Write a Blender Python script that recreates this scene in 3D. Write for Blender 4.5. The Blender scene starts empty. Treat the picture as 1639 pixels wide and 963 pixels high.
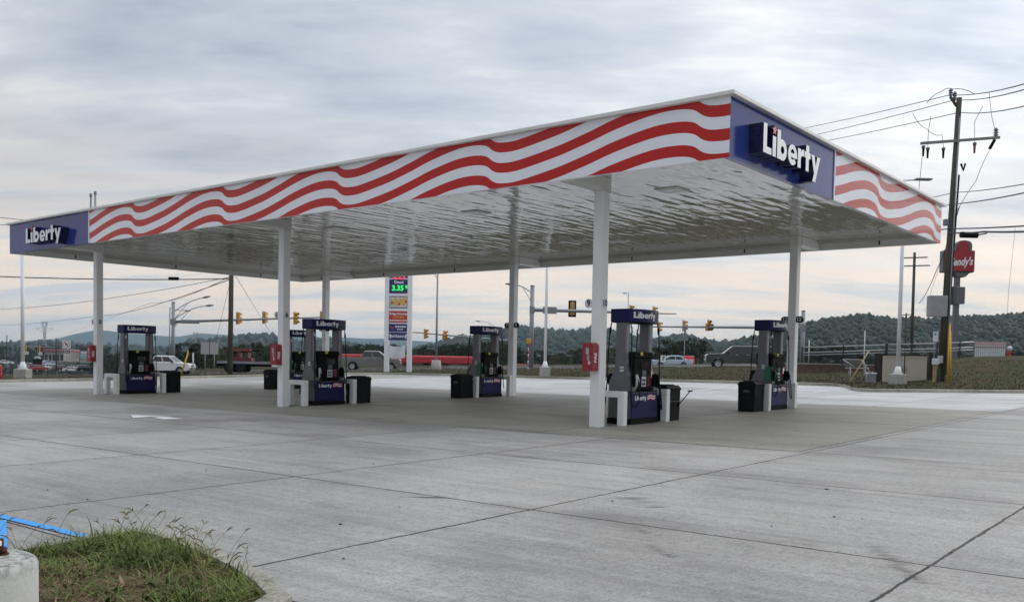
import bpy, bmesh, math, random
from mathutils import Vector, Matrix, noise as mnoise
random.seed(11)
sc = bpy.context.scene
COL = sc.collection
rad = math.radians
# ---------------------------------------------------------------- camera model
F, CYP, PITCH, ROLL, YAW = 1472.48, 640.25, -0.0431, 0.0197, 0.683
CAM = Vector((7.6678, -15.5405, 1.6))
GX, GY = 0.0069, 0.0137            # the forecourt falls gently towards the viewer
fw = Vector((-math.sin(YAW)*math.cos(PITCH), math.cos(YAW)*math.cos(PITCH), math.sin(PITCH)))
_rt = Vector((math.cos(YAW), math.sin(YAW), 0)); _up = _rt.cross(fw)
RT = _rt*math.cos(ROLL)+_up*math.sin(ROLL); UP = _up*math.cos(ROLL)-_rt*math.sin(ROLL)
fh = Vector((-math.sin(YAW), math.cos(YAW), 0)); rh = _rt
def G(x, y): return GX*(x-CAM.x)+GY*(y-CAM.y)
def ray(u, v): return fw+RT*((u-819.5)/F)-UP*((v-CYP)/F)
def at(u, v, D): return CAM+ray(u, v)*D
def gp(u, v):
    d = ray(u, v); t = -1.6/(d.z-GX*d.x-GY*d.y); return CAM+d*t
HEAD = math.atan2(rh.y, rh.x)      # heading of "across the view"

cam_d = bpy.data.cameras.new('camera'); cam = bpy.data.objects.new('camera', cam_d); COL.objects.link(cam)
cam_d.sensor_width = 36; cam_d.sensor_fit = 'HORIZONTAL'; cam_d.lens = F/1639*36
cam_d.shift_y = (CYP-481.5)/1639; cam_d.clip_end = 60000; cam_d.clip_start = 0.05
m = Matrix((RT, UP, -fw)).transposed().to_4x4(); m.translation = CAM; cam.matrix_world = m
sc.camera = cam
sc.view_settings.view_transform = 'Standard'; sc.view_settings.look = 'None'
sc.view_settings.exposure = 0.15; sc.view_settings.gamma = 1; sc.view_settings.use_curve_mapping = False
sc.cycles.max_bounces = 8; sc.cycles.diffuse_bounces = 4; sc.cycles.glossy_bounces = 4
sc.cycles.use_denoising = True; sc.cycles.volume_bounces = 0

# ---------------------------------------------------------------- materials
def s2l(c):
    return tuple((v/255/12.92 if v/255 <= .04045 else ((v/255+.055)/1.055)**2.4) for v in c)
class NT:
    def __init__(s, name):
        s.m = bpy.data.materials.new(name); s.m.use_nodes = True; s.t = s.m.node_tree
        s.b = s.t.nodes['Principled BSDF']; s.out = s.t.nodes['Material Output']
    def n(s, typ, **k):
        nd = s.t.nodes.new(typ)
        for a, v in k.items(): setattr(nd, a, v)
        return nd
    def l(s, a, b): s.t.links.new(a, b)
    def val(s, sock, v):
        if isinstance(v, bpy.types.NodeSocket): s.l(v, sock)
        else: sock.default_value = v
    def math(s, op, a, b=0.0, c=None):
        nd = s.n('ShaderNodeMath', operation=op); s.val(nd.inputs[0], a); s.val(nd.inputs[1], b)
        if c is not None: s.val(nd.inputs[2], c)
        return nd.outputs[0]
    def noise(s, vec, scale, detail=4, rough=.55, dist=0):
        nd = s.n('ShaderNodeTexNoise'); s.l(vec, nd.inputs['Vector'])
        nd.inputs['Scale'].default_value = scale; nd.inputs['Detail'].default_value = detail
        nd.inputs['Roughness'].default_value = rough; nd.inputs['Distortion'].default_value = dist
        return nd.outputs['Fac']
    def ramp(s, f, stops, interp='LINEAR'):
        nd = s.n('ShaderNodeValToRGB'); s.l(f, nd.inputs[0]); cr = nd.color_ramp; cr.interpolation = interp
        while len(cr.elements) < len(stops): cr.elements.new(.5)
        for e, (p, c) in zip(cr.elements, stops):
            e.position = p; e.color = (c, c, c, 1) if not hasattr(c, '__len__') else (*c[:3], 1)
        return nd.outputs[0]
    def mix(s, f, a, b, mode='MIX'):
        nd = s.n('ShaderNodeMix', data_type='RGBA', blend_type=mode)
        s.val(nd.inputs[0], f)
        for k, v in ((6, a), (7, b)):
            if isinstance(v, bpy.types.NodeSocket): s.l(v, nd.inputs[k])
            else: nd.inputs[k].default_value = (*v[:3], 1)
        return nd.outputs[2]
    def pos(s): return s.n('ShaderNodeNewGeometry').outputs['Position']
    def obj(s): return s.n('ShaderNodeTexCoord').outputs['Object']
    def mapv(s, vec, scale=(1, 1, 1), rot=(0, 0, 0), loc=(0, 0, 0)):
        nd = s.n('ShaderNodeMapping'); s.l(vec, nd.inputs[0]); nd.inputs['Scale'].default_value = scale
        nd.inputs['Rotation'].default_value = rot; nd.inputs['Location'].default_value = loc
        return nd.outputs[0]
    def bump(s, h, strength, dist=.01):
        nd = s.n('ShaderNodeBump'); s.l(h, nd.inputs['Height']); nd.inputs['Strength'].default_value = strength
        nd.inputs['Distance'].default_value = dist; s.l(nd.outputs[0], s.b.inputs['Normal'])
MATS = {}
def mat(name, col, rough=.5, metal=0, var=.08, scale=3, spec=.5, coat=0, emit=0, bump=0):
    """painted / plastic / metal surface with gentle procedural wear"""
    if name in MATS: return MATS[name]
    t = NT(name); b = t.b
    v = t.obj(); nz = t.noise(v, scale, 5, .6)
    f = t.ramp(nz, [(.3, 1-var), (.7, 1+var*.6)])
    c = t.mix(1.0, col, f, 'MULTIPLY'); t.l(c, b.inputs['Base Color'])
    r = t.ramp(t.noise(v, scale*2.3, 3), [(.3, max(.02, rough-.06)), (.7, min(1, rough+.06))]); t.l(r, b.inputs['Roughness'])
    b.inputs['Metallic'].default_value = metal; b.inputs['Specular IOR Level'].default_value = spec
    b.inputs['Coat Weight'].default_value = coat; b.inputs['Coat Roughness'].default_value = .08
    if emit: t.l(c, b.inputs['Emission Color']); b.inputs['Emission Strength'].default_value = emit
    if bump: t.bump(t.noise(v, scale*8, 4), bump)
    MATS[name] = t.m; return t.m
def scuffed_white():
    t = NT('white_paint'); b = t.b; p = t.obj()
    c = t.mix(1.0, (.83, .84, .86), t.ramp(t.noise(p, 1.3, 5), [(.3, .95), (.7, 1.02)]), 'MULTIPLY')
    sc_ = t.ramp(t.noise(t.mapv(p, (9, 9, 22)), 1.0, 5, .75), [(.66, 0), (.74, .55)])
    t.l(t.mix(sc_, c, (.36, .35, .33)), b.inputs['Base Color']); b.inputs['Roughness'].default_value = .38
    return t.m
WHITE = scuffed_white()
OFFWHITE = mat('trim_white', (.72, .72, .70), .45, var=.07, scale=1)
GALV = mat('galvanised_steel', (.30, .32, .34), .5, .35, .14, 4)
GREYP = mat('grey_painted_metal', (.26, .27, .30), .38, .3, .08, 3)
LTGREY = mat('light_grey_metal', (.42, .43, .46), .42, .2, .08, 3)
BLACK = mat('black_plastic', (.005, .005, .006), .6, var=.3, scale=5, spec=.08)
RUBBER = mat('black_rubber', (.010, .010, .011), .65, var=.3, spec=.2)
NAVY = mat('navy_paint', (.009, .010, .085), .35, var=.08, scale=1, spec=.16)
NAVYD = mat('navy_letter_return', (.006, .008, .05), .3, var=.1)
FACEW = mat('letter_face_white', (.80, .82, .86), .4, var=.03)
STAR = mat('star_red', (.62, .10, .07), .4)
REDBOX = mat('fire_box_red', (.30, .012, .03), .35, var=.12)
REDP = mat('red_paint', (.50, .035, .045), .4, var=.1)
YELLOW = mat('signal_yellow', (.62, .33, .04), .5, var=.15)
LENS = mat('dark_signal_lens', (.02, .018, .016), .25)
GLASS = mat('dark_glass', (.012, .014, .017), .06, spec=.8)
SCREEN = mat('display_grey', (.10, .115, .13), .2)
KEYW = mat('keypad_white', (.62, .64, .68), .4)
GREENN = mat('diesel_green', (.01, .13, .07), .35)
STICKY = mat('sticker_yellow', (.65, .52, .05), .5)
STEEL = mat('bright_steel', (.55, .56, .58), .28, .9)
CONCB = mat('pole_base_concrete', (.42, .41, .38), .85, var=.25, scale=5, bump=.4)
YGUARD = mat('yellow_plastic', (.68, .45, .03), .45)
WOODY = mat('pale_timber', (.42, .28, .12), .7, var=.25)
CABLE = mat('cable_black', (.02, .02, .022), .6)
INSUL = mat('insulator_grey', (.16, .18, .22), .3)
CHROME = mat('chrome', (.7, .71, .73), .12, 1)

def fascia_paint(name, col):
    t = NT(name); b = t.b
    nz = t.noise(t.obj(), .8, 4)
    t.l(t.mix(1.0, col, t.ramp(nz, [(.3, .93), (.7, 1.04)]), 'MULTIPLY'), b.inputs['Base Color'])
    b.inputs['Roughness'].default_value = .14; b.inputs['Specular IOR Level'].default_value = .38
    t.bump(t.noise(t.mapv(t.obj(), (1, 1, .4)), .9, 2), .12, .02)
    sp = t.n('ShaderNodeSeparateXYZ'); t.l(t.obj(), sp.inputs[0]); return t.m
F_RED = fascia_paint('fascia_red', (.50, .010, .009)); F_WHITE = fascia_paint('fascia_white', (.82, .84, .90))
F_BLUE = fascia_paint('fascia_blue', (.026, .044, .215))

def soffit_mat():
    t = NT('soffit_gloss_white'); b = t.b; p = t.obj()
    b.inputs['Base Color'].default_value = (.60, .60, .575, 1); b.inputs['Roughness'].default_value = .03
    b.inputs['Specular IOR Level'].default_value = 1.0; b.inputs['Metallic'].default_value = .35
    # long metal deck pans running across the canopy, each slightly dished and rippled
    w = t.n('ShaderNodeTexWave', wave_type='BANDS', bands_direction='X', wave_profile='SIN')
    t.l(t.mapv(p, (1, 1, 1)), w.inputs['Vector']); w.inputs['Scale'].default_value = .82; w.inputs['Distortion'].default_value = .8
    w.inputs['Detail'].default_value = 3; w.inputs['Detail Scale'].default_value = .5
    n1 = t.noise(t.mapv(p, (2.3, .62, 1)), 1.0, 2, .5, .4)
    n2 = t.noise(t.mapv(p, (4.2, .5, 1)), 1.0, 2, .5)
    h = t.math('ADD', t.math('MULTIPLY', w.outputs['Fac'], .10), t.math('ADD', t.math('MULTIPLY', n1, 1.0), t.math('MULTIPLY', n2, .14)))
    t.bump(h, 1.0, .024)
    return t.m
SOFFIT = soffit_mat()

def concrete(name, col, joints=None, tint=.1, rough=.62, spec=.28):
    t = NT(name); b = t.b; p = t.pos()
    big = t.noise(p, .12, 5, .6); med = t.noise(p, .9, 5, .65); fine = t.noise(p, 45, 3, .7)
    streak = t.noise(t.mapv(p, (.35, 3.0, 1), (0, 0, .5)), 1.2, 5, .65)
    broom = t.noise(t.mapv(p, (60, 2.2, 1)), 1, 2, .5)
    f = t.math('MULTIPLY', t.ramp(big, [(.36, 1-tint*2), (.5, 1), (.64, 1+tint)]), t.ramp(med, [(.25, .88), (.75, 1.08)]))
    f = t.math('MULTIPLY', f, t.ramp(streak, [(.3, .88), (.62, 1.05)]))
    f = t.math('MULTIPLY', f, t.ramp(fine, [(.30, .50), (.46, .95), (.7, 1.14)]))
    f = t.math('MULTIPLY', f, t.ramp(broom, [(.3, .93), (.7, 1.05)]))
    mid = t.noise(p, 13, 4, .75); f = t.math('MULTIPLY', f, t.ramp(mid, [(.32, .80), (.5, 1.0), (.7, 1.07)]))
    drag = t.noise(t.mapv(p, (.22, 5.5, 1), (0, 0, .68)), 1.4, 5, .7); f = t.math('MULTIPLY', f, t.ramp(drag, [(.30, .82), (.48, 1.0), (.72, 1.07)]))
    pit = t.n('ShaderNodeTexVoronoi', feature='F1'); t.l(p, pit.inputs['Vector']); pit.inputs['Scale'].default_value = 17
    f = t.math('MULTIPLY', f, t.ramp(pit.outputs['Distance'], [(.05, .7), (.13, 1.0)]))
    patch = t.noise(t.mapv(p, (.45, 1, 1), (0, 0, .1)), .38, 5, .6, .6); f = t.math('MULTIPLY', f, t.ramp(patch, [(.36, .76), (.47, .98), (.6, 1.07)]))
    drip = t.ramp(t.noise(p, 2.6, 3, .55), [(.70, 1.0), (.77, .74)]); f = t.math('MULTIPLY', f, drip)
    stain = t.ramp(t.noise(t.mapv(p, (.5, 1, 1), (0, 0, .25)), .55, 6, .7), [(.58, 1.0), (.70, .76)])
    f = t.math('MULTIPLY', f, stain)
    c = t.mix(1.0, col, f, 'MULTIPLY')
    warm = t.ramp(t.noise(p, .3, 4), [(.45, 0), (.75, .35)])
    c = t.mix(warm, c, t.mix(1.0, c, (1.05, 1.0, .90), 'MULTIPLY'))
    h = t.math('ADD', fine, t.math('MULTIPLY', broom, .5))
    if joints:
        xs, ys = joints
        sep = t.n('ShaderNodeSeparateXYZ'); t.l(p, sep.inputs[0])
        wob = t.math('MULTIPLY', t.math('SUBTRACT', t.noise(p, 3.5, 5, .75), .5), .055)
        dmin = None; cell = None
        for ax, (o, s) in ((0, xs), (1, ys)):
            q = t.math('DIVIDE', t.math('SUBTRACT', t.math('ADD', sep.outputs[ax], wob), o), s)
            r = t.math('ROUND', q, 0); d = t.math('MULTIPLY', t.math('ABSOLUTE', t.math('SUBTRACT', q, r)), s)
            dmin = d if dmin is None else t.math('MINIMUM', dmin, d)
            fl = t.math('FLOOR', q, 0); cell = fl if cell is None else t.math('ADD', t.math('MULTIPLY', cell, 7.13), fl)
        wn = t.n('ShaderNodeTexWhiteNoise', noise_dimensions='1D'); t.l(cell, wn.inputs['W'])
        c = t.mix(1.0, c, t.ramp(wn.outputs['Value'], [(0, (.90, .90, .91)), (1, (1.06, 1.06, 1.07))]), 'MULTIPLY')
        edge = t.ramp(dmin, [(.0, 1.0), (.25, 0.0)]); em = t.math('MULTIPLY', edge, t.ramp(t.noise(p, 1.1, 5), [(.4, 0), (.7, .42)]))
        c = t.mix(em, c, t.mix(1.0, c, (.82, .77, .70), 'MULTIPLY'))
        gap = t.ramp(t.math('MULTIPLY', dmin, t.ramp(t.noise(p, .7, 3), [(.3, .8), (.7, 1.35)])), [(.011, 1), (.021, 0)])
        c = t.mix(gap, c, (.018, .018, .02)); h = t.math('SUBTRACT', h, t.math('MULTIPLY', gap, 3))
    t.l(c, b.inputs['Base Color'])
    t.l(t.ramp(med, [(.3, rough-.08), (.7, rough+.1)]), b.inputs['Roughness'])
    b.inputs['Specular IOR Level'].default_value = spec
    t.bump(h, .35, .006)
    return t.m
CONC = concrete('forecourt_concrete', (.40, .388, .372), ((1.85, 3.9), (-8.05, 3.8)))
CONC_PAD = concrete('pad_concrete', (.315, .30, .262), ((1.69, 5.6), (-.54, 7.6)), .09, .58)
CONC_SKYLIT = concrete('skylit_concrete', (.54, .54, .545), ((1.85, 3.9), (14.8, 3.8)), .05, .6)  # same concrete as the forecourt, grazing sky brightness painted in as a paler colour
KERB = concrete('kerb_concrete', (.42, .40, .34), None, .2, .85)
ASPH = mat('asphalt', (.06, .06, .062), .85, var=.2, scale=.4)

def ground_mat(name, stops, s1=.5):
    t = NT(name); b = t.b; p = t.pos()
    n1 = t.noise(p, s1, 6, .7); n2 = t.noise(p, 9, 4, .7)
    c = t.ramp(n1, stops); c = t.mix(1.0, c, t.ramp(n2, [(.3, .55), (.7, 1.3)]), 'MULTIPLY')
    t.l(c, b.inputs['Base Color']); b.inputs['Roughness'].default_value = .95; b.inputs['Specular IOR Level'].default_value = .1
    t.bump(n2, .8, .05); return t.m
VERGE = ground_mat('verge_turf', [(.3, (.055, .045, .022)), (.45, (.040, .045, .016)), (.6, (.065, .045, .024)), (.75, (.085, .052, .034))], .35)
SOIL = ground_mat('island_soil', [(.3, (.075, .048, .03)), (.5, (.12, .082, .05)), (.7, (.17, .125, .08))], 5)
def leaf_mat(name, c1, c2, scale=.35):
    t = NT(name); b = t.b; p = t.pos()
    n = t.noise(p, scale, 4, .65)
    rnd = t.n('ShaderNodeNewGeometry').outputs['Random Per Island']
    c = t.mix(t.ramp(n, [(.3, 0), (.7, 1)]), c1, c2)
    t.l(t.mix(1.0, c, t.ramp(rnd, [(0, .6), (1, 1.35)]), 'MULTIPLY'), b.inputs['Base Color'])
    b.inputs['Roughness'].default_value = .7; b.inputs['Specular IOR Level'].default_value = .25
    return t.m
LEAF_D = leaf_mat('leaf_dark', (.010, .022, .009), (.028, .044, .016)); LEAF_M = leaf_mat('leaf_mid', (.020, .036, .012), (.05, .062, .02))
LEAF_Y = leaf_mat('leaf_yellow', (.05, .065, .018), (.11, .095, .03))
GRASSM = leaf_mat('grass_blade', (.06, .10, .02), (.17, .21, .05), 2.2)
DRYG = leaf_mat('dry_grass', (.17, .12, .06), (.30, .23, .12), 3)
FARWOOD = leaf_mat('far_wood', (.009, .019, .013), (.026, .036, .020), .012)
BARK = mat('bark', (.07, .055, .04), .9, var=.3, scale=3, bump=.5)
def pole_wood():
    t = NT('weathered_pole'); b = t.b; p = t.obj()
    n = t.noise(t.mapv(p, (9, 9, .5)), 1.5, 5, .7)
    t.l(t.ramp(n, [(.3, (.035, .03, .022)), (.55, (.075, .068, .05)), (.75, (.12, .11, .085))]), b.inputs['Base Color'])
    b.inputs['Roughness'].default_value = .9; t.bump(n, .6, .02); return t.m
POLEW = pole_wood()
def base_stain():
    t = NT('stained_cast_concrete'); b = t.b; p = t.obj()
    n = t.noise(t.mapv(p, (3, 3, 1.2)), 3.2, 6, .7); n2 = t.noise(p, 30, 3, .7)
    sep = t.n('ShaderNodeSeparateXYZ'); t.l(p, sep.inputs[0])
    band = t.ramp(t.math('ADD', sep.outputs[2], t.math('MULTIPLY', n, .12)), [(.60, 0), (.68, .9), (.74, .1)])
    c = t.mix(t.math('MULTIPLY', band, t.ramp(n2, [(.4, 0), (.6, .9)])), (.50, .50, .47), (.10, .10, .10))
    v = t.n('ShaderNodeTexVoronoi'); t.l(t.mapv(p, (16, 16, 6)), v.inputs['Vector']); v.inputs['Scale'].default_value = 1
    c = t.mix(t.ramp(v.outputs['Distance'], [(.1, .8), (.2, 0)]), c, (.2, .2, .19))
    t.l(c, b.inputs['Base Color']); b.inputs['Roughness'].default_value = .9; t.bump(n2, .5, .01); return t.m
BASEC = base_stain()
RUST = mat('rusty_steel', (.075, .028, .016), .85, var=.4, scale=30)
def brick_mat():
    t = NT('red_brown_brick'); b = t.b; br = t.n('ShaderNodeTexBrick'); t.l(t.mapv(t.obj(), (1, 1, 1), (rad(90), 0, 0)), br.inputs['Vector'])
    br.inputs['Scale'].default_value = 1.5; br.inputs['Color1'].default_value = (.12, .055, .04, 1); br.inputs['Color2'].default_value = (.17, .085, .06, 1)
    br.inputs['Mortar'].default_value = (.14, .12, .10, 1); br.inputs['Mortar Size'].default_value = .03
    t.l(t.mix(1.0, br.outputs['Color'], t.ramp(t.noise(t.obj(), 1.5, 4), [(.3, .7), (.7, 1.2)]), 'MULTIPLY'), b.inputs['Base Color'])
    b.inputs['Roughness'].default_value = .9; return t.m
BRICK = brick_mat()
def paint_on_concrete(name, col):
    t = NT(name); b = t.b; p = t.pos(); n = t.noise(p, 14, 6, .75)
    t.l(t.mix(t.ramp(n, [(.56, 0), (.72, .8)]), col, (.42, .42, .43)), b.inputs['Base Color']); b.inputs['Roughness'].default_value = .6; return t.m
BLUEPT = paint_on_concrete('blue_bay_paint', (.03, .33, .82)); WHITEPT = paint_on_concrete('white_road_paint', (.78, .78, .79))

# ---------------------------------------------------------------- mesh builder
class MB:
    def __init__(s): s.v = []; s.f = []; s.mi = []; s.mats = []; s.sm = []; s.M = Matrix()
    def _m(s, m):
        if m not in s.mats: s.mats.append(m)
        return s.mats.index(m)
    def add(s, vs, fs, m, smooth=False):
        o = len(s.v); s.v += [tuple(s.M @ Vector(p)) for p in vs]; k = s._m(m)
        for f in fs: s.f.append([o+i for i in f]); s.mi.append(k); s.sm.append(smooth)
        return s
    def box(s, c, d, m, rz=0, bev=0):
        x, y, z = d[0]/2, d[1]/2, d[2]/2; cs, sn = math.cos(rz), math.sin(rz)
        if bev:
            b = min(bev, x*.9, y*.9, z*.9); vs = []
            # chamfered box
            for sx in (-1, 1):
                for sy in (-1, 1):
                    for sz in (-1, 1):
                        vs += [(sx*x, sy*(y-b), sz*(z-b)), (sx*(x-b), sy*y, sz*(z-b)), (sx*(x-b), sy*(y-b), sz*z)]
            bm = bmesh.new(); [bm.verts.new(v) for v in vs]; bmesh.ops.convex_hull(bm, input=bm.verts)
            bm.verts.index_update(); fs = [[v.index for v in f.verts] for f in bm.faces]; vs = [tuple(v.co) for v in bm.verts]; bm.free()
        else:
            vs = [(-x, -y, -z), (x, -y, -z), (x, y, -z), (-x, y, -z), (-x, -y, z), (x, -y, z), (x, y, z), (-x, y, z)]
            fs = [(0, 3, 2, 1), (4, 5, 6, 7), (0, 1, 5, 4), (1, 2, 6, 5), (2, 3, 7, 6), (3, 0, 4, 7)]
        return s.add([(c[0]+p[0]*cs-p[1]*sn, c[1]+p[0]*sn+p[1]*cs, c[2]+p[2]) for p in vs], fs, m)
    def tube(s, pts, r, m, n=8, cap=True):
        pts = [Vector(p) for p in pts]; k = len(pts); rs = r if hasattr(r, '__len__') else [r]*k
        vs = []; fs = []; ref = None
        for i, p in enumerate(pts):
            d = (pts[min(i+1, k-1)]-pts[max(i-1, 0)]).normalized()
            if ref is None:
                ref = Vector((0, 0, 1)) if abs(d.z) < .9 else Vector((1, 0, 0))
            a = ref-d*ref.dot(d)
            if a.length < 1e-4: a = Vector((1, 0, 0))-d*d.x
            a.normalize(); ref = a; b = d.cross(a)
            for j in range(n):
                t = 2*math.pi*j/n; vs.append(tuple(p+(a*math.cos(t)+b*math.sin(t))*rs[i]))
        for i in range(k-1):
            for j in range(n): fs.append((i*n+j, i*n+(j+1) % n, (i+1)*n+(j+1) % n, (i+1)*n+j))
        s.add(vs, fs, m, True)
        if cap:
            o = len(s.v)-len(vs); kk = s._m(m)
            s.f.append([o+j for j in reversed(range(n))]); s.mi.append(kk); s.sm.append(False)
            s.f.append([o+(k-1)*n+j for j in range(n)]); s.mi.append(kk); s.sm.append(False)
        return s
    def prism(s, poly, axis, a, b, m):
        """extrude a 2-D polygon along axis from a to b; poly gives the two other coordinates in order"""
        def P(q, t): return {0: (t, q[0], q[1]), 1: (q[0], t, q[1]), 2: (q[0], q[1], t)}[axis]
        n = len(poly); vs = [P(q, a) for q in poly]+[P(q, b) for q in poly]
        fs = [tuple(range(n)), tuple(range(2*n-1, n-1, -1))]+[(i, i+n, (i+1) % n+n, (i+1) % n) for i in range(n)]
        return s.add(vs, fs, m)
    def quad(s, a, b, c, d, m): return s.add([a, b, c, d], [(0, 1, 2, 3)], m)
    def ball(s, c, r, m, n=8, sc=(1, 1, 1)):
        vs = []; fs = []
        for i in range(n//2+1):
            th = math.pi*i/(n//2)
            for j in range(n):
                ph = 2*math.pi*j/n
                vs.append((c[0]+r*sc[0]*math.sin(th)*math.cos(ph), c[1]+r*sc[1]*math.sin(th)*math.sin(ph), c[2]+r*sc[2]*math.cos(th)))
        for i in range(n//2):
            for j in range(n): fs.append((i*n+j, (i+1)*n+j, (i+1)*n+(j+1) % n, i*n+(j+1) % n))
        return s.add(vs, fs, m, True)
    def build(s, name, parent=None, loc=None, rz=0, fix=True):
        me = bpy.data.meshes.new(name); me.from_pydata(s.v, [], s.f)
        for mm in s.mats: me.materials.append(mm)
        me.polygons.foreach_set('material_index', s.mi); me.polygons.foreach_set('use_smooth', s.sm); me.update()
        if fix:
            bm = bmesh.new(); bm.from_mesh(me); bmesh.ops.recalc_face_normals(bm, faces=bm.faces); bm.to_mesh(me); bm.free()
        o = bpy.data.objects.new(name, me); COL.objects.link(o)
        if parent: o.parent = parent
        if loc is not None: o.location = loc
        o.rotation_euler = (0, 0, rz); return o
def tag(o, label=None, cat=None, group=None, kind=None):
    if label: o['label'] = label
    if cat: o['category'] = cat
    if group: o['group'] = group
    if kind: o['kind'] = kind
    return o
def thing(name, label, cat, loc=(0, 0, 0), rz=0, group=None):
    o = bpy.data.objects.new(name, None); COL.objects.link(o); o.location = loc; o.rotation_euler = (0, 0, rz); o.empty_display_size = .1
    return tag(o, label, cat, group)
def copy_tree(o, parent=None):
    c = o.copy(); COL.objects.link(c)
    if parent: c.parent = parent; c.matrix_parent_inverse = o.matrix_parent_inverse.copy()
    for ch in list(o.children): copy_tree(ch, c)
    return c

# ---------------------------------------------------------------- lettering
def curve_mesh(cu, m_face, m_side):
    ob = bpy.data.objects.new('tmp', cu); COL.objects.link(ob); dg = bpy.context.evaluated_depsgraph_get()
    dg.update(); me = bpy.data.meshes.new_from_object(ob.evaluated_get(dg)); bpy.data.objects.remove(ob); bpy.data.curves.remove(cu)
    me.materials.clear(); me.materials.append(m_face); me.materials.append(m_side)
    for p in me.polygons: p.material_index = 0 if p.normal.z > .7 else 1; p.use_smooth = False
    return me
def text_mesh(txt, size, m, depth=.004, bold=.0, m_side=None, align='CENTER'):
    cu = bpy.data.curves.new('text', 'FONT'); cu.body = txt; cu.size = size; cu.extrude = depth/2; cu.offset = bold*size
    cu.align_x = align; cu.align_y = 'CENTER'; cu.resolution_u = 3
    return curve_mesh(cu, m, m_side or m)
def frame(org, right, upv):
    r = Vector(right).normalized(); u = Vector(upv).normalized(); n = r.cross(u)
    m = Matrix((r, u, n)).transposed().to_4x4(); m.translation = Vector(org); return m
def put_mesh(name, me, mtx, parent=None):
    o = bpy.data.objects.new(name, me); COL.objects.link(o)
    if parent: o.parent = parent
    o.matrix_local = mtx; return o
def mesh_into(mb, me, mtx, flip=False):
    """append a mesh datablock to a builder"""
    base = len(mb.v); mb.v += [tuple(mb.M @ (mtx @ v.co)) for v in me.vertices]
    for p in me.polygons:
        mb.f.append([base+i for i in p.vertices]); mb.mi.append(mb._m(me.materials[p.material_index])); mb.sm.append(False)
def arc(cx, cy, r, a0, a1, n=14, rx=1.0):
    return [(cx+r*rx*math.cos(rad(a0+(a1-a0)*i/n)), cy+r*math.sin(rad(a0+(a1-a0)*i/n))) for i in range(n+1)]
def letter_loops():
    L = [[(0, 0), (.62, 0), (.62, .23), (.26, .23), (.26, 1), (0, 1)]]
    I = [[(0, 0), (.26, 0), (.26, .70), (0, .70)]]
    B = [[(0, 0), (0, 1), (.26, 1), (.26, .685)]+arc(.40, .35, .37, 112, -112, 22)+[(.26, .0)], arc(.42, .35, .135, 0, 342, 18)]
    R = .37; c = (.37, .35)
    E = [arc(c[0], c[1], R, 0, 322, 26)+arc(c[0], c[1], .17, 322, 214, 10)+[(c[0]+R*.99, c[1]-.095)], arc(c[0], c[1]+.055, .15, 2, 178, 12)]
    r_ = [[(0, 0), (.26, 0), (.26, .34), (.31, .44), (.40, .475), (.52, .47), (.52, .715), (.42, .715), (.33, .68), (.26, .60), (.26, .70), (0, .70)]]
    T = [[(.13, 0), (.39, 0), (.39, .48), (.53, .48), (.53, .70), (.39, .70), (.39, .95), (.13, .95), (.13, .70), (0, .70), (0, .48), (.13, .48)]]
    Y = [[(0, .70), (.28, .70), (.42, .32), (.55, .70), (.82, .70), (.42, -.28), (.15, -.28), (.29, .04)]]
    return [(L, .70), (I, .35), (B, .87), (E, .81), (r_, .57), (T, .60), (Y, .82)]
def star_loop(cx, cy, r):
    return [(cx+(r if i % 2 == 0 else r*.42)*math.sin(math.pi*i/5), cy+(r if i % 2 == 0 else r*.42)*math.cos(math.pi*i/5)) for i in range(10)]
def loops_curve(loops, sx, sy, depth):
    cu = bpy.data.curves.new('glyph', 'CURVE'); cu.dimensions = '2D'; cu.fill_mode = 'BOTH'; cu.extrude = depth/2
    for lp in loops:
        sp = cu.splines.new('POLY'); sp.points.add(len(lp)-1); sp.use_cyclic_u = True
        for q, (x, y) in zip(sp.points, lp): q.co = (x*sx, y*sy, 0, 1)
    return cu
def wordmark(width, cap, depth, m_face, m_side):
    """the seven letters in one mesh and the star over the i in another; origin at lower left of the L, centred in depth"""
    tot = sum(a for _, a in letter_loops()); sx = width/tot; x = 0; loops = []; ix = 0
    for k, (lp, adv) in enumerate(letter_loops()):
        if k == 1: ix = x
        loops += [[(px+x, py) for px, py in l] for l in lp]; x += adv
    a = curve_mesh(loops_curve(loops, sx, cap, depth), m_face, m_side)
    st = curve_mesh(loops_curve([star_loop(ix+.13, .90, .19)], sx, cap, depth), STAR, m_side)
    return a, st
# ================================================================ ground
def lerp_tab(tab, x):
    if x <= tab[0][0]: return tab[0][1]
    for (a, va), (b, vb) in zip(tab, tab[1:]):
        if x <= b: return va+(vb-va)*(x-a)/(b-a)
    return tab[-1][1]
def smooth(t): t = max(0, min(1, t)); return t*t*(3-2*t)
KERB_PX = [(-300, 618), (-100, 614), (0, 612), (150, 609), (300, 605.5), (450, 601.5), (560, 599), (640, 599.5), (760, 602.3), (930, 606.8), (1100, 611.5),
           (1250, 615), (1335, 617.5), (1350, 619.5), (1358, 622), (1364, 624.8), (1376, 626.5), (1395, 627.3), (1500, 628.2), (1639, 629.5), (1900, 632)]
def polar(p):
    d = Vector((p[0]-CAM.x, p[1]-CAM.y)); return math.atan2(d.dot(Vector((rh.x, rh.y))), d.dot(Vector((fh.x, fh.y)))), d.length
def frompolar(a, r): return (CAM.x+(rh.x*math.sin(a)+fh.x*math.cos(a))*r, CAM.y+(rh.y*math.sin(a)+fh.y*math.cos(a))*r)
kp = [polar(gp(u, v)) for u, v in KERB_PX]
KTAB = [(-math.pi, 60)]+[(-math.pi*.62, 56)]+kp+[(math.pi*.62, 50), (math.pi, 60)]
def kerb_r(a): return lerp_tab(KTAB, a)
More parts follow.
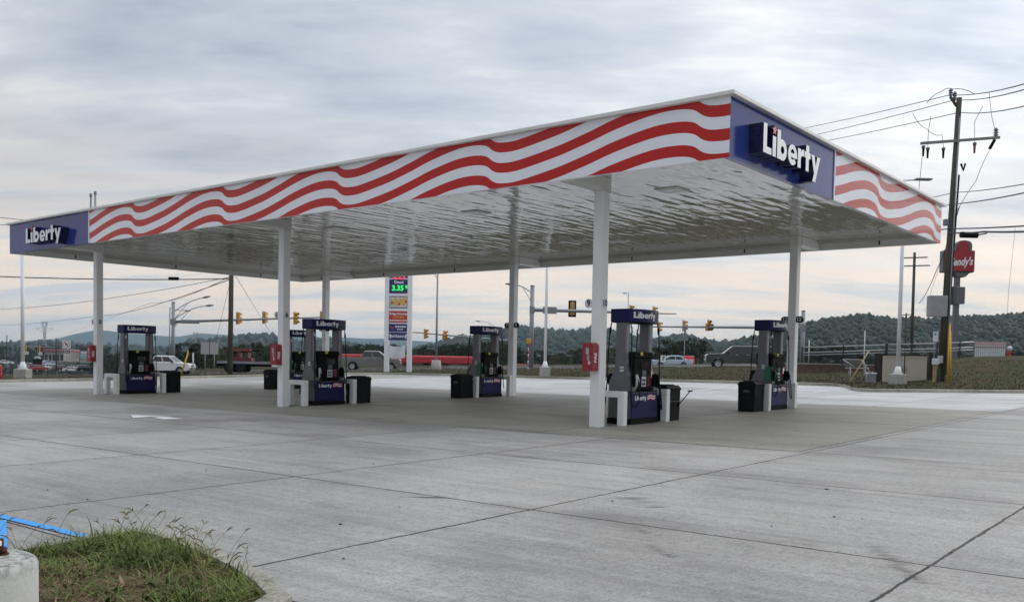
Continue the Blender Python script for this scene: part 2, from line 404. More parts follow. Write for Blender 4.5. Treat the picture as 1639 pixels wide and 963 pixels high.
RISE = [(-200, -1.8), (150, -1.7), (300, -.7), (450, -.1), (600, 0), (900, .3), (1200, .62), (1275, .1), (1420, .35), (1480, 1.1), (1560, 1.55), (1700, 1.6)]
def terr_pol(a, r):
    rk = kerb_r(a); rr = min(r, 112); x, y = frompolar(a, rr)
    u = 819.5+F*math.tan(a) if abs(a) < 1.0 else (-400 if a < 0 else 1900)
    ri = lerp_tab(RISE, u)*(1 if abs(a) < 1.0 else 0)
    z = G(x, y)+.13+ri*smooth((r-rk-1.5)/(80-rk))
    X, Y = frompolar(a, r)
    z += .10*mnoise.noise(Vector((X*.22, Y*.22, 3)))*smooth((r-rk)/4)
    if r > 112: z += (-14-z)*smooth((r-112)/420)
    return z
def terr(x, y):
    a, r = polar((x, y)); return terr_pol(a, r)
AZ = []
a = -math.pi
while a < math.pi-.001:
    AZ.append(a); a += .006 if -.62 < a < .62 else .06
AZ += [k[0] for k in kp]; AZ = sorted(set(AZ))
# forecourt sheet
mb = MB(); ring = []
for a in AZ: x, y = frompolar(a, kerb_r(a)); ring.append((x, y, G(x, y)))
n = len(ring); mb.add([(CAM.x, CAM.y, 0)]+ring, [(0, 1+i, 1+(i+1) % n) for i in range(n)], CONC)
tag(mb.build('forecourt', fix=False), kind='structure')
def gsheet(name, x0, x1, y0, y1, m, dz):
    b = MB(); b.add([(x, y, G(x, y)+dz) for x, y in ((x0, y0), (x1, y0), (x1, y1), (x0, y1))], [(0, 1, 2, 3)], m)
    return tag(b.build(name, fix=False), kind='structure')
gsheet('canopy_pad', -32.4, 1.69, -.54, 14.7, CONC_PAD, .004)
gsheet('skylit_far_forecourt', -36.5, 1.69, 14.7, 33.2, CONC_SKYLIT, .004)  # overlay sheet carrying the painted sky-lit tone beyond the canopy
# kerb round the forecourt
mb = MB(); sec = [(0, -.02), (.02, .13), (.05, .155), (.20, .155), (.20, -.02)]
vs = []
for a in AZ:
    r = kerb_r(a)
    for dr, dz in sec: x, y = frompolar(a, r+dr); x0, y0 = frompolar(a, r); vs.append((x, y, G(x, y)+dz))
k = len(sec); fs = []
for i in range(n):
    for j in range(k-1): fs.append((i*k+j, i*k+j+1, ((i+1) % n)*k+j+1, ((i+1) % n)*k+j))
mb.add(vs, fs, KERB); tag(mb.build('kerb', fix=False), kind='structure')
# terrain beyond the kerb
OFF = [.15, .6, 1.2, 2, 3, 4.5, 6, 8, 10.5, 13, 16, 19, 22, 25, 28, 31, 34, 37, 40, 44, 50, 58, 70, 90, 120, 170, 240, 340, 500, 900, 2000, 5000, 12000]
vs = []; fs = []; mi = []
for a in AZ:
    rk = kerb_r(a)
    for d in OFF:
        x, y = frompolar(a, rk+d); vs.append((x, y, terr_pol(a, rk+d)))
k = len(OFF)
mb = MB(); f1 = []; f2 = []
for i in range(n):
    for j in range(k-1):
        q = (i*k+j, i*k+j+1, ((i+1) % n)*k+j+1, ((i+1) % n)*k+j)
        r = kerb_r(AZ[i])+OFF[j]; u = 819.5+F*math.tan(AZ[i]) if abs(AZ[i]) < 1 else -999
        (f2 if (80 < r < 97 and u < 1290) or (150 < r < 450 and u < 170) else f1).append(q)
mb.add(vs, f1, VERGE, True); o = len(mb.f)
for q in f2: mb.f.append(list(q)); mb.mi.append(mb._m(ASPH)); mb.sm.append(True)
tag(mb.build('terrain', fix=False), kind='structure')

# painted arrow, blue bay lines, stall lines far off
mb = MB()
def gpoly(pts, dz): return [(x, y, G(x, y)+dz) for x, y in pts]
A = gp(209, 665.5); B = gp(292, 669.2); d = Vector((B.x-A.x, B.y-A.y)).normalized(); nn = Vector((-d.y, d.x))
Lr = (Vector((B.x, B.y))-Vector((A.x, A.y))).length
def ap(s, t): return (A.x+d.x*s+nn.x*t, A.y+d.y*s+nn.y*t)
mb.add(gpoly([(gp(u, v).x, gp(u, v).y) for u, v in ((209, 664.2), (213.5, 668.8), (240, 667.0), (272, 665.6), (240, 665.1))], .009), [(0, 1, 2, 3, 4)], WHITEPT)
mb.add(gpoly([(gp(u, v).x, gp(u, v).y) for u, v in ((244, 668.3), (262, 671.0), (294, 670.4), (270, 667.5), (256, 666.9))], .009), [(0, 1, 2, 3, 4)], WHITEPT)
tag(mb.build('painted_arrow', fix=True), kind='structure')
mb = MB()
def strip(px, w, m, dz=.010):
    P = [gp(*q) for q in px]
    for p, q in zip(P, P[1:]):
        t = Vector((q.x-p.x, q.y-p.y)).normalized(); s = Vector((-t.y, t.x))*w/2
        mb.add(gpoly([(p.x+s.x, p.y+s.y), (p.x-s.x, p.y-s.y), (q.x-s.x, q.y-s.y), (q.x+s.x, q.y+s.y)], dz), [(0, 1, 2, 3)], m)
strip([(-40, 817), (70, 843), (172, 868)], .10, BLUEPT); strip([(3, 834), (3, 900)], .08, BLUEPT, .013)
tag(mb.build('blue_bay_lines', fix=True), kind='structure')
mb = MB()
for (u0, v0, u1, v1) in ((1115, 625, 1160, 619.5), (1210, 627, 1245, 622), (1300, 628.5, 1325, 624.5), (45, 617.5, 90, 616.5)):
    strip([(u0, v0), (u1, v1)], .12, WHITEPT)
tag(mb.build('stall_lines', fix=True), kind='structure')
# tyre scuffs on the slab
SCUFF = mat('tyre_scuff', (.085, .084, .084), .7, var=.25, scale=8); mb = MB(); rs = random.Random(5)
def scuffs(u0, v0, u1, v1, n, ln, wd, ang):
    for i in range(n):
        f = (i+.5)/n; p = gp(u0+(u1-u0)*f, v0+(v1-v0)*f); l = ln*rs.uniform(.5, 1.1); w = wd*rs.uniform(.6, 1.2); aa = ang+rs.uniform(-.06, .06)
        cx, cy = math.cos(aa)*l/2, math.sin(aa)*l/2; sx, sy = -math.sin(aa)*w/2, math.cos(aa)*w/2; ox = rs.uniform(-.05, .05)
        mb.add(gpoly([(p.x-cx+ox, p.y-cy), (p.x+sx+ox, p.y+sy), (p.x+cx+ox, p.y+cy), (p.x-sx+ox, p.y-sy)], .004), [(0, 1, 2, 3)], SCUFF)
scuffs(1003, 794, 1052, 812, 9, .62, .016, YAW+.1); scuffs(1396, 872, 1478, 934, 26, .26, .011, YAW-.5); scuffs(1032, 870, 1075, 892, 9, .24, .010, YAW+.2)
scuffs(668, 795, 712, 797, 4, .55, .018, YAW); scuffs(832, 764, 868, 770, 4, .3, .010, YAW+.3); scuffs(1018, 846, 1046, 856, 6, .2, .010, YAW+.2)
tag(mb.build('tyre_marks', fix=True), kind='structure')
# grit on the slab
mb = MB(); GRIT = mat('dark_grit', (.05, .048, .045), .9)
for u, v, s in ((545, 839, .03), (550, 894, .018), (1335, 827, .022), (1323, 783, .03), (1235, 842, .015), (330, 753, .02), (152, 734, .018), (140, 799, .02), (76, 784, .02), (1380, 830, .012), (1523, 884, .014), (980, 802, .02), (1090, 775, .014), (640, 812, .012), (598, 742, .02)):
    p = gp(u, v); mb.ball((p.x, p.y, G(p.x, p.y)+.005), s*.62, GRIT, 6, (1.4, .8, .45))
tag(mb.build('grit', fix=True), kind='stuff')

# ================================================================ planted island, front left
isl = [(gp(u, v).x, gp(u, v).y) for u, v in ((470, 985), (438, 955), (405, 933), (360, 912), (315, 893), (275, 878), (235, 871), (195, 874), (150, 881), (90, 893), (20, 905), (-60, 915))]
isl += [(-3.2, -12.6), (-3.6, -16.5), (4.0, -17.0), (4.6, -14.5)]
def offset_poly(poly, d):
    out = []; n = len(poly); cx = sum(p[0] for p in poly)/n; cy = sum(p[1] for p in poly)/n
    area = sum(poly[i][0]*poly[(i+1) % n][1]-poly[(i+1) % n][0]*poly[i][1] for i in range(n)); sg = 1 if area > 0 else -1
    for i in range(n):
        a, b, c = Vector(poly[i-1]), Vector(poly[i]), Vector(poly[(i+1) % n])
        n1 = Vector((-(b-a).y, (b-a).x)).normalized()*sg; n2 = Vector((-(c-b).y, (c-b).x)).normalized()*sg
        m = (n1+n2); m = m/max(.5, m.length**2/2) if m.length > 0 else n1
        out.append((b.x+m.x*d, b.y+m.y*d))
    return out
mb = MB(); rings = [(0, -.02), (.012, .12), (.04, .145), (.15, .145), (.152, .08)]
vs = []; k = len(isl)
for d, z in rings: vs += [(x, y, G(x, y)+z) for x, y in offset_poly(isl, d)]
fs = [(i*k+j, (i+1)*k+j, (i+1)*k+(j+1) % k, i*k+(j+1) % k) for i in range(len(rings)-1) for j in range(k)]
mb.add(vs, fs, KERB); tag(mb.build('island_kerb'), kind='structure')
inner = offset_poly(isl, .15)
def inside(p, poly):
    c = False; n = len(poly)
    for i in range(n):
        (x1, y1), (x2, y2) = poly[i], poly[(i+1) % n]
        if (y1 > p[1]) != (y2 > p[1]) and p[0] < (x2-x1)*(p[1]-y1)/(y2-y1)+x1: c = not c
    return c
def seg_dist(p, poly):
    best = 9; n = len(poly); P = Vector(p)
    for i in range(n):
        a, b = Vector(poly[i]), Vector(poly[(i+1) % n]); ab = b-a; t = max(0, min(1, (P-a).dot(ab)/max(1e-9, ab.dot(ab)))); best = min(best, (P-a-ab*t).length)
    return best
def isl_h(x, y): return G(x, y)+.10+.06*smooth(seg_dist((x, y), inner)/1.2)+.025*mnoise.noise(Vector((x*3, y*3, 1)))
bm = bmesh.new(); gx0, gx1, gy0, gy1, st = -3.8, 4.8, -17.2, -11.2, .09
grid = {}
nx, ny = int((gx1-gx0)/st), int((gy1-gy0)/st)
for i in range(nx):
    for j in range(ny):
        x, y = gx0+i*st, gy0+j*st
        if inside((x, y), inner): grid[i, j] = bm.verts.new((x, y, isl_h(x, y)))
rim = [bm.verts.new((x, y, G(x, y)+.105)) for x, y in inner]
for (i, j), v in grid.items():
    q = [grid.get((i+a, j+b)) for a, b in ((0, 0), (1, 0), (1, 1), (0, 1))]
    if all(q): bm.faces.new(q)
bm.faces.new(rim)
me = bpy.data.meshes.new('island_soil'); bm.to_mesh(me); bm.free(); me.materials.append(SOIL)
for p in me.polygons: p.use_smooth = True
so = bpy.data.objects.new('island_soil', me); COL.objects.link(so); tag(so, kind='structure')
# grass on the island
rg = random.Random(3); mb = MB()
def blade(x, y, z, h, w, lean, az, m, seg=3):
    dx, dy = math.cos(az), math.sin(az); px, py = -dy, dx; vs = []
    for i in range(seg+1):
        t = i/seg; r = lean*t*t; ww = w*(1-t**1.6)/2+.0004
        cx, cy, cz = x+dx*r*h, y+dy*r*h, z+h*t*(1-.28*lean*t)
        vs += [(cx-px*ww, cy-py*ww, cz), (cx+px*ww, cy+py*ww, cz)]
    mb.add(vs, [(2*i, 2*i+1, 2*i+3, 2*i+2) for i in range(seg)], m)
cnt = 0; tries = 0
while cnt < 15000 and tries < 200000:
    tries += 1; x, y = rg.uniform(-3.4, 4.3), rg.uniform(-14.4, -11.3)
    if not inside((x, y), inner): continue
    e = seg_dist((x, y), inner); dens = mnoise.noise(Vector((x*1.6, y*1.6, 7)))*.5+.5; dens2 = mnoise.noise(Vector((x*5, y*5, 2)))*.5+.5
    keep = max(.12, 1.1-e*.7)*(.05+max(0, dens-.22)*1.9)*(.25+dens2*1.2)
    if rg.random() > keep: continue
    dry = rg.random() < .16+.38*smooth((e-.4)/.8)
    h = rg.uniform(.05, .17)*(1.15 if e < .5 else .62)*(.6+.7*dens)*(1.7 if rg.random() < .06 else 1)
    blade(x, y, isl_h(x, y)-.01, h*(.7 if dry else 1), rg.uniform(.005, .014), rg.uniform(.3, 2.0), rg.uniform(0, 6.28), DRYG if dry else GRASSM); cnt += 1
for q in range(110):           # taller flowering stalks
    for _ in range(50):
        x, y = rg.uniform(-2.6, 4.0), rg.uniform(-13.2, -11.4)
        if inside((x, y), inner) and seg_dist((x, y), inner) < .42: break
    else: continue
    h = rg.uniform(.14, .30); az = rg.uniform(0, 6.28); ln = rg.uniform(.15, .6); z = isl_h(x, y)
    pts = [(x+math.cos(az)*ln*h*t*t, y+math.sin(az)*ln*h*t*t, z+h*t) for t in (0, .35, .7, 1)]
    mb.tube(pts, .0016, DRYG if q % 3 else GRASSM, 4, False)
    for kk in range(rg.randint(1, 3)):
        a2 = az+rg.uniform(-1.2, 1.2); e = pts[-1]; l2 = rg.uniform(.03, .08)
        mb.tube([e, (e[0]+math.cos(a2)*l2*.6, e[1]+math.sin(a2)*l2*.6, e[2]+l2*.5), (e[0]+math.cos(a2)*l2*1.1, e[1]+math.sin(a2)*l2*1.1, e[2]+l2*.55)], [.0012, .0042, .001], DRYG if kk else GRASSM, 4, False)
    if rg.random() < .6:
        blade(pts[1][0], pts[1][1], pts[1][2], .10, .006, 1.6, rg.uniform(0, 6.28), GRASSM)
for q in range(46):            # broad leaved weeds and dead litter
    for _ in range(60):
        x, y = rg.uniform(-2.6, 4.0), rg.uniform(-14.0, -11.5)
        if inside((x, y), inner): break
    z = isl_h(x, y)
    for kk in range(rg.randint(5, 9)):
        az = rg.uniform(0, 6.28); blade(x, y, z, rg.uniform(.05, .10), rg.uniform(.02, .035), rg.uniform(1.2, 2.4), az, GRASSM if q % 4 else DRYG)
for q in range(2600):
    x, y = rg.uniform(-3, 4.0), rg.uniform(-14.4, -11.4)
    if not inside((x, y), inner): continue
    z = isl_h(x, y)+.006; az = rg.uniform(0, 6.28); l_ = rg.uniform(.02, .07)
    mb.tube([(x, y, z), (x+math.cos(az)*l_, y+math.sin(az)*l_, z+rg.uniform(0, .02))], rg.uniform(.001, .0025), DRYG, 3, False)
tag(mb.build('grass', fix=False), 'short patchy grass with flowering stalks on the kerbed island', kind='stuff')
# tufts on the far verge
VT1 = leaf_mat('verge_tuft_brown', (.06, .05, .025), (.10, .075, .04), .5); VT2 = leaf_mat('verge_tuft_green', (.05, .06, .02), (.08, .085, .03), .5)
mb = MB(); rg = random.Random(8)
for q in range(16000):
    a = rg.uniform(-.6, .6); r = kerb_r(a)+.25+rg.random()**1.6*26; x, y = frompolar(a, r); z = terr_pol(a, r)
    for kk in range(2):
        blade(x+rg.uniform(-.1, .1), y+rg.uniform(-.1, .1), z-.02, rg.uniform(.05, .15), rg.uniform(.03, .07), rg.uniform(.2, 1), rg.uniform(0, 6.28), VT1 if rg.random() < .5 else VT2, 2)
tag(mb.build('grass', fix=False), 'rough brown and green grass on the verge behind the kerb', kind='stuff')

# round concrete base with rusty anchor bolts, bottom left
bx, by = 1.05, -13.02
P = at(-62, 897, 4.0)
bx, by = P.x, P.y; zb0 = isl_h(bx, by)-.05; zt0 = P.z
lb = thing('lamp_pole', 'white lamp pole on a round stained concrete base with rusty bolts, grassy island', 'lamp pole', (bx, by, zb0))
mb = MB(); R = .30; hh = zt0-zb0
prof = [(R, 0), (R, hh-.03), (R-.008, hh-.012), (R-.025, hh), (R-.05, hh+.001), (R-.056, hh-.006), (R-.062, hh+.001), (0.001, hh+.004)]
ns = 40; vs = [(r*math.cos(2*math.pi*j/ns), r*math.sin(2*math.pi*j/ns), z) for r, z in prof for j in range(ns)]
mb.add(vs, [(i*ns+j, i*ns+(j+1) % ns, (i+1)*ns+(j+1) % ns, (i+1)*ns+j) for i in range(len(prof)-1) for j in range(ns)], BASEC, True)
mb.build('concrete_drum', lb)
b = MB(); b.box((0, 0, hh+.055), (.25, .25, .025), WHITE, YAW+.15, .004); b.tube([(0, 0, hh+.06), (0, 0, hh+.16)], [.15, .10], WHITE, 16); b.tube([(0, 0, hh+.1), (0, 0, 7.2)], [.095, .08], WHITE, 16); b.box((.45, 0, 7.2), (.9, .38, .09), GREYP, YAW, .02); b.build('pole', lb)
for ang in (45, 135, 225, 315):
    b = MB(); cx, cy = .165*math.cos(rad(ang)+YAW+.15), .165*math.sin(rad(ang)+YAW+.15)
    b.tube([(cx, cy, hh), (cx, cy, hh+.075)], .013, RUST, 10); b.tube([(cx, cy, hh+.012), (cx, cy, hh+.034)], .026, RUST, 6); b.tube([(cx, cy, hh+.002), (cx, cy, hh+.008)], .034, RUST, 14)
    b.build('anchor_bolt', lb)

# ================================================================ canopy
LX, WY, ZB, ZT, SOF = 30.35, 14.16, 5.365, 6.464, 5.66
can = thing('gas_canopy', 'long white fuel canopy with red wave stripes and blue sign corners', 'fuel canopy')
mb = MB(); mb.box((-LX/2, WY/2, ZT+.04), (LX+.22, WY+.22, .08), OFFWHITE, 0, .01); mb.build('roof', can)
mb = MB()
mb.quad((-LX+.1, .1, SOF), (-.1, .1, SOF), (-.1, WY-.1, SOF), (-LX+.1, WY-.1, SOF), SOFFIT)
mb.build('soffit', can, fix=False)
WAVE = [(0, 5.56), (.08, 5.515), (.2, 5.475), (.45, 5.452), (.7, 5.458), (1.07, 5.506), (1.5, 5.576), (1.91, 5.65), (2.31, 5.743), (2.7, 5.84), (3.08, 5.945), (3.45, 6.028), (3.81, 6.098),
        (4.17, 6.146), (4.51, 6.158), (4.8, 6.135), (4.97, 6.09), (5.05, 6.04), (5.10, 6.00)]
def catmull(tab, x):
    i = max(j for j in range(len(tab)-1) if tab[j][0] <= x+1e-9); p1, p2 = tab[i], tab[i+1]
    p0 = tab[i-1] if i else (tab[-2][0]-5.1, tab[-2][1]-.44); p3 = tab[i+2] if i+2 < len(tab) else (tab[1][0]+5.1, tab[1][1]+.44)
    t = (x-p1[0])/(p2[0]-p1[0]); h = p2[0]-p1[0]
    m1 = (p2[1]-p0[1])/(p2[0]-p0[0])*h; m2 = (p3[1]-p1[1])/(p3[0]-p1[0])*h
    return (2*t**3-3*t*t+1)*p1[1]+(t**3-2*t*t+t)*m1+(-2*t**3+3*t*t)*p2[1]+(t**3-t*t)*m2
# the wave climbs one pitch per period: unwrap so neighbouring columns always match
def bounds_fn(cusp):
    def f(s):
        k0 = math.floor((s-cusp)/5.1); z = catmull(WAVE, (s-cusp)-5.1*k0)
        return [z+(k-4)*.44+d for k in range(9) for d in (-.215, 0)], k0
    return f
def stripes(s0, s1, cusp, place, name, backing):
    b = MB(); n = int((s1-s0)/.05); bf = bounds_fn(cusp); prev = None; cl = lambda q: min(ZT, max(ZB, q))
    for i in range(n+1):
        s = s0+(s1-s0)*i/n; bd, k0 = bf(s)
        if prev:
            ps, pb, pk = prev
            sh = 2*(k0-pk)                       # crossing a cusp: the bands renumber by one pair
            for k in range(len(bd)-1):
                kp_ = k-sh
                if not 0 <= kp_ < len(bd)-1: continue
                a0, a1, c0, c1 = cl(pb[kp_]), cl(pb[kp_+1]), cl(bd[k]), cl(bd[k+1])
                # at a cusp the wave falls back: previous column's value measured in this column's numbering
                if a1-a0 > 1e-6 or c1-c0 > 1e-6:
                    b.quad(place(ps, a0), place(s, c0), place(s, c1), place(ps, a1), F_RED if k % 2 == 0 else F_WHITE)
        prev = (s, bd, k0)
    backing(b); return b.build(name, can, fix=False)
XB, YB = -23.96, 5.23
stripes(XB, -.002, -.60, lambda s, z: (s, -.001, z), 'stripe_panel', lambda b: b.box(((XB-.126)/2, .063, (ZB+ZT)/2), (-XB-.126, .12, ZT-ZB-.002), F_WHITE))
stripes(YB, WY, 8.36, lambda s, z: (.001, s, z), 'stripe_panel', lambda b: b.box((-.063, (YB+WY)/2, (ZB+ZT)/2), (.12, WY-YB, ZT-ZB-.002), F_WHITE))
mb = MB(); mb.box(((-LX+XB)/2, .062, (ZB+ZT)/2), (LX+XB, .12, ZT-ZB), F_BLUE); mb.build('blue_panel', can)
mb = MB(); mb.box((-.062, YB/2+.001, (ZB+ZT)/2), (.12, YB-.002, ZT-ZB), F_BLUE); mb.build('blue_panel', can)
for c, d, m in (((XB, -.012, (ZB+ZT)/2), (.055, .02, ZT-ZB), F_WHITE), ((.012, YB, (ZB+ZT)/2), (.02, .055, ZT-ZB), F_WHITE)):
    mb = MB(); mb.box(c, d, m); mb.build('panel_joint', can)
mb = MB(); mb.box((-LX/2, WY-.06, (ZB+ZT)/2), (LX-.25, .12, ZT-ZB), OFFWHITE); mb.build('rear_fascia', can)
mb = MB(); mb.box((-LX+.06, WY/2+.06, (ZB+ZT)/2), (.12, WY-.13, ZT-ZB), OFFWHITE); mb.build('end_fascia', can)
SOFM = mat('gutter_grey_white', (.50, .50, .48), .5)
mb = MB()
mb.box((-LX/2, WY-.20, SOF-.05), (LX-.5, .15, .10), SOFM); mb.box((-LX+.20, WY/2, SOF-.05), (.15, WY-.5, .10), SOFM); mb.box((-.20, WY/2, SOF-.05), (.15, WY-.5, .10), SOFM); mb.box((-LX/2, .20, SOF-.05), (LX-.5, .15, .10), SOFM)
mb.build('gutter', can)
for i in range(7): b = MB(); b.box((-LX+1.6+i*4.5, WY-.135, SOF-.12), (.035, .03, .22), BLACK); b.build('gutter_bracket', can)
for i in range(3): b = MB(); b.box((-LX+.135, 2.5+i*4.5, SOF-.12), (.03, .035, .22), BLACK); b.build('gutter_bracket', can)
for x in (-3.2, -9.3, -15.2, -21.2, -27): 
    for y in (3.6, 10.6):
        b = MB(); b.box((x, y, SOF-.012), (.62, .62, .02), OFFWHITE, 0, .006); b.box((x, y, SOF-.026), (.5, .5, .012), mat('lamp_lens', (.6, .6, .58), .2)); b.build('recessed_light', can)
for org, right, wd in ((Vector((-28.25, -.147, 5.60)), (1, 0, 0), 2.8), (Vector((.147, .79, 5.575)), (0, 1, 0), 2.83)):
    a, st = wordmark(wd, .545, .29, FACEW, NAVYD); fr = frame(org, right, (0, 0, 1))
    lo = put_mesh('logo_letters', a, fr, can); so_ = put_mesh('logo_star', st, Matrix(), lo)
COLX = [-3.83-11.358*i for i in range(3)]; COLY = [1.613, 12.52]; CW = .256
DISC = mat('sign_disc', (.74, .75, .78), .4); DIGN = mat('digit_navy', (.015, .02, .10), .4)
num = 0
for i, cx in reversed(list(enumerate(COLX))):
    for j, cy in enumerate(COLY):
        g = G(cx, cy); b = MB(); b.box((cx, cy, (g-.02+SOF)/2), (CW, CW, SOF-g+.02), WHITE, 0, .012)
        cl = b.build('column', can)
        b = MB(); y0, y1 = (.13, cy-CW/2) if j == 0 else (cy+CW/2, WY-.13)
        b.box((cx, (y0+y1)/2, SOF-.14), (CW+.10, y1-y0, .27), OFFWHITE, 0, .01); b.box((cx, cy, SOF-.16), (CW+.03, CW+.03, .31), OFFWHITE)
        b.build('bracket', can)
        base = (2-i)*4+j*2
        for k in (0, 1):
            n_ = str(base+1+k); b = MB(); zz = 2.92-.17+g
            if j == 0:
                fr = frame((cx-CW/2-.095, cy-CW/2+.03, zz), (1, 0, 0), (0, 0, 1)) if k == 0 else frame((cx+CW/2+.012, cy-.01, zz), (0, 1, 0), (0, 0, 1))
                b.M = fr; b.tube([(0, 0, -.01), (0, 0, .01)], .105, DISC, 20)
                mesh_into(b, text_mesh(n_, .19, DIGN, .006, .03), Matrix.Translation((0, 0, .013)))
            else:
                fr = frame((cx+(-1 if k == 0 else 1)*(CW/2+.10), cy-CW/2+.06, zz), (1, 0, 0), (0, 0, 1)); b.M = fr
                b.prism(arc(.03, 0, .10, -90, 90, 8)+arc(-.03, 0, .10, 90, 270, 8), 2, -.03, .03, BLACK)
                mesh_into(b, text_mesh(n_, .16, FACEW, .006, .03), Matrix.Translation((0, 0, .033)))
            b.M = Matrix(); b.build('pump_number', cl)
for u, vt in ((145.5, 313), (152.5, 309.5)):
    d = ray(u, vt); t = (9.0-CAM.y)/d.y; P = CAM+d*t; b = MB()
    b.tube([(P.x, P.y, ZT+.1), (P.x, P.y, P.z)], .055, GALV, 10); b.tube([(P.x, P.y, P.z-.05), (P.x, P.y, P.z+.12)], .075, GALV, 10); b.build('vent_pipe', can)

# ================================================================ fuel dispensers
DCOL = mat('dispenser_silver', (.135, .142, .162), .40, .3, .10, 3)
DLOW = mat('dispenser_side_grey', (.085, .09, .098), .45, .2)
def make_dispenser(diesel, label):
    d = thing('fuel_dispenser', label, 'fuel pump', group='fuel dispensers under the canopy')
    b = MB(); b.box((0, 0, .065), (.64, 1.24, .13), BLACK); b.build('plinth', d)
    b = MB(); b.box((0, 0, .44), (.60, 1.22, .62), DLOW, 0, .01); b.box((0, 0, .755), (.60, 1.22, .02), BLACK); b.build('cabinet', d)
    for sx in (1, -1):
        b = MB(); b.box((sx*.312, 0, .43), (.02, 1.16, .585), NAVY, 0, .006); door = b.build('blue_door', d)
        a, st = wordmark(.50, .105, .004, FACEW, FACEW); fr = frame((sx*.3255, -sx*.44, .555), (0, sx, 0), (0, 0, 1)); b = MB()
        mesh_into(b, a, fr); mesh_into(b, st, fr); bpy.data.meshes.remove(a); bpy.data.meshes.remove(st); b.build('lettering', door)
        b = MB()
        for k in range(5):
            m = mat('flag_red', (.45, .03, .05), .4) if k % 2 == 0 else FACEW; ln = 12
            for q in range(ln):
                s0, s1 = q/ln, (q+1)/ln; w = lambda s: .016*math.sin(s*6.3-.6)+.018*s
                P = lambda s, z: (sx*.3265, sx*(.11+.36*s), .545+z+w(s))
                b.quad(P(s0, k*.026), P(s1, k*.026), P(s1, k*.026+.0255), P(s0, k*.026+.0255), m)
        b.build('flag_decal', door, fix=False)
    for sy in (1, -1):
        prof = [(-.30, .765), (.30, .765), (.295, .90), (.265, 1.02), (.205, 1.13), (.155, 1.24), (.13, 1.4), (.125, 2.38), (-.125, 2.38), (-.13, 1.4), (-.155, 1.24), (-.205, 1.13), (-.265, 1.02), (-.295, .90)]
        b = MB(); b.prism(prof, 1, sy*.61, sy*.42, DCOL); b.box((0, sy*.515, 1.85), (.264, .08, 1.0), GREYP); tw = b.build('side_tower', d)
        b = MB(); b.box((.05, sy*.612, 1.31), (.10, .006, .05), KEYW); b.box((.05, sy*.612, 1.24), (.10, .006, .05), KEYW); b.build('label', tw)
    b = MB(); b.box((0, 0, 1.22), (.50, .80, .90), BLACK, 0, .03); b.box((0, 0, 1.60), (.56, .84, .16), BLACK, 0, .03); head = b.build('display_head', d)
    for sx in (1, -1):
        b = MB(); b.box((sx*.285, -sx*.13, 1.635), (.012, .10, .075), STICKY); b.build('warning_sticker', head)
        b = MB(); b.box((sx*.256, sx*.06, 1.36), (.014, .34, .17), GLASS); b.box((sx*.258, sx*.04, 1.18), (.018, .17, .14), SCREEN); b.build('screen', head)
        b = MB(); b.box((sx*.258, sx*.03, .985), (.02, .19, .23), KEYW)
        for r_ in range(2):
            for c in range(2): b.box((sx*.272, sx*(-.02+.075*c), .93+.09*r_), (.012, .045, .055), BLACK)
        b.build('keypad', head)
        b = MB(); b.box((sx*.258, sx*.25, 1.0), (.02, .16, .26), mat('product_panel', (.06, .012, .016), .35))
        for r_ in range(3): b.box((sx*.272, sx*.25, .92+.075*r_), (.012, .11, .045), mat('product_button', (.20, .03, .05), .4) if not (diesel and r_ == 0) else GREENN)
        b.build('product_buttons', head)
        # nozzles in their boots
        for sy in (-1, 1):
            y = sx*sy*.46; nm = KEYW if sy < 0 else BLACK
            if diesel and sy < 0: nm = GREENN
            b = MB(); b.box((sx*.30, y, 1.02), (.10, .13, .30), BLACK, 0, .02)
            b.tube([(sx*.36, y, 1.15), (sx*.385, y, 1.06), (sx*.375, y, .94), (sx*.34, y, .84)], [.035, .038, .034, .022], nm, 8)
            b.tube([(sx*.40, y, 1.12), (sx*.44, y, 1.0), (sx*.395, y, .90)], .011, nm, 6)
            b.tube([(sx*.35, y, .86), (sx*.33, y, .77)], .012, STEEL, 6); b.build('nozzle', d)
            hy = sx*sy*.60; b = MB()
            pts = [(sx*.26, hy, 2.36), (sx*.30, hy*1.02, 2.05), (sx*.32, hy*1.04, 1.5), (sx*.33, hy*1.06, .95), (sx*.36, hy*1.05, .55), (sx*.42, hy*1.0, .34), (sx*.47, hy*.9, .36), (sx*.47, hy*.82, .62), (sx*.43, hy*.78, .95), (sx*.385, y, 1.14)]
            if sy < 0: pts[4:7] = [(sx*.34, hy*1.06, .62), (sx*.38, hy*1.03, .44), (sx*.43, hy*.93, .42)]
            dense = []
            for q in range(len(pts)-1):
                p0, p1, p2, p3 = [Vector(pts[max(0, min(len(pts)-1, q+e))]) for e in (-1, 0, 1, 2)]
                for t in (0, .33, .66): dense.append(p1+(p2-p0)*.5*t+(p0*2-p1*5+p2*4-p3)*.5*t*t+(p1*3-p0-p2*3+p3)*.5*t**3)
            dense.append(Vector(pts[-1])); b.tube(dense, .0145, RUBBER, 7)
            b.tube([(sx*.285, hy, 2.24), (sx*.30, hy, 2.10)], .026, STEEL if sy < 0 else BLACK, 8); b.build('hose', d)
    bow = lambda y: .23+.17*math.cos(math.pi*y/1.40)
    plan = [(bow(y), y) for y in [-.67+1.34*t/16 for t in range(17)]]+[(-bow(y), y) for y in [.67-1.34*t/16 for t in range(17)]]
    b = MB(); b.prism(plan, 2, 2.37, 2.66, NAVY); b.prism([(x*.97, y*.97) for x, y in plan], 2, 2.352, 2.371, BLACK); top = b.build('topper', d)
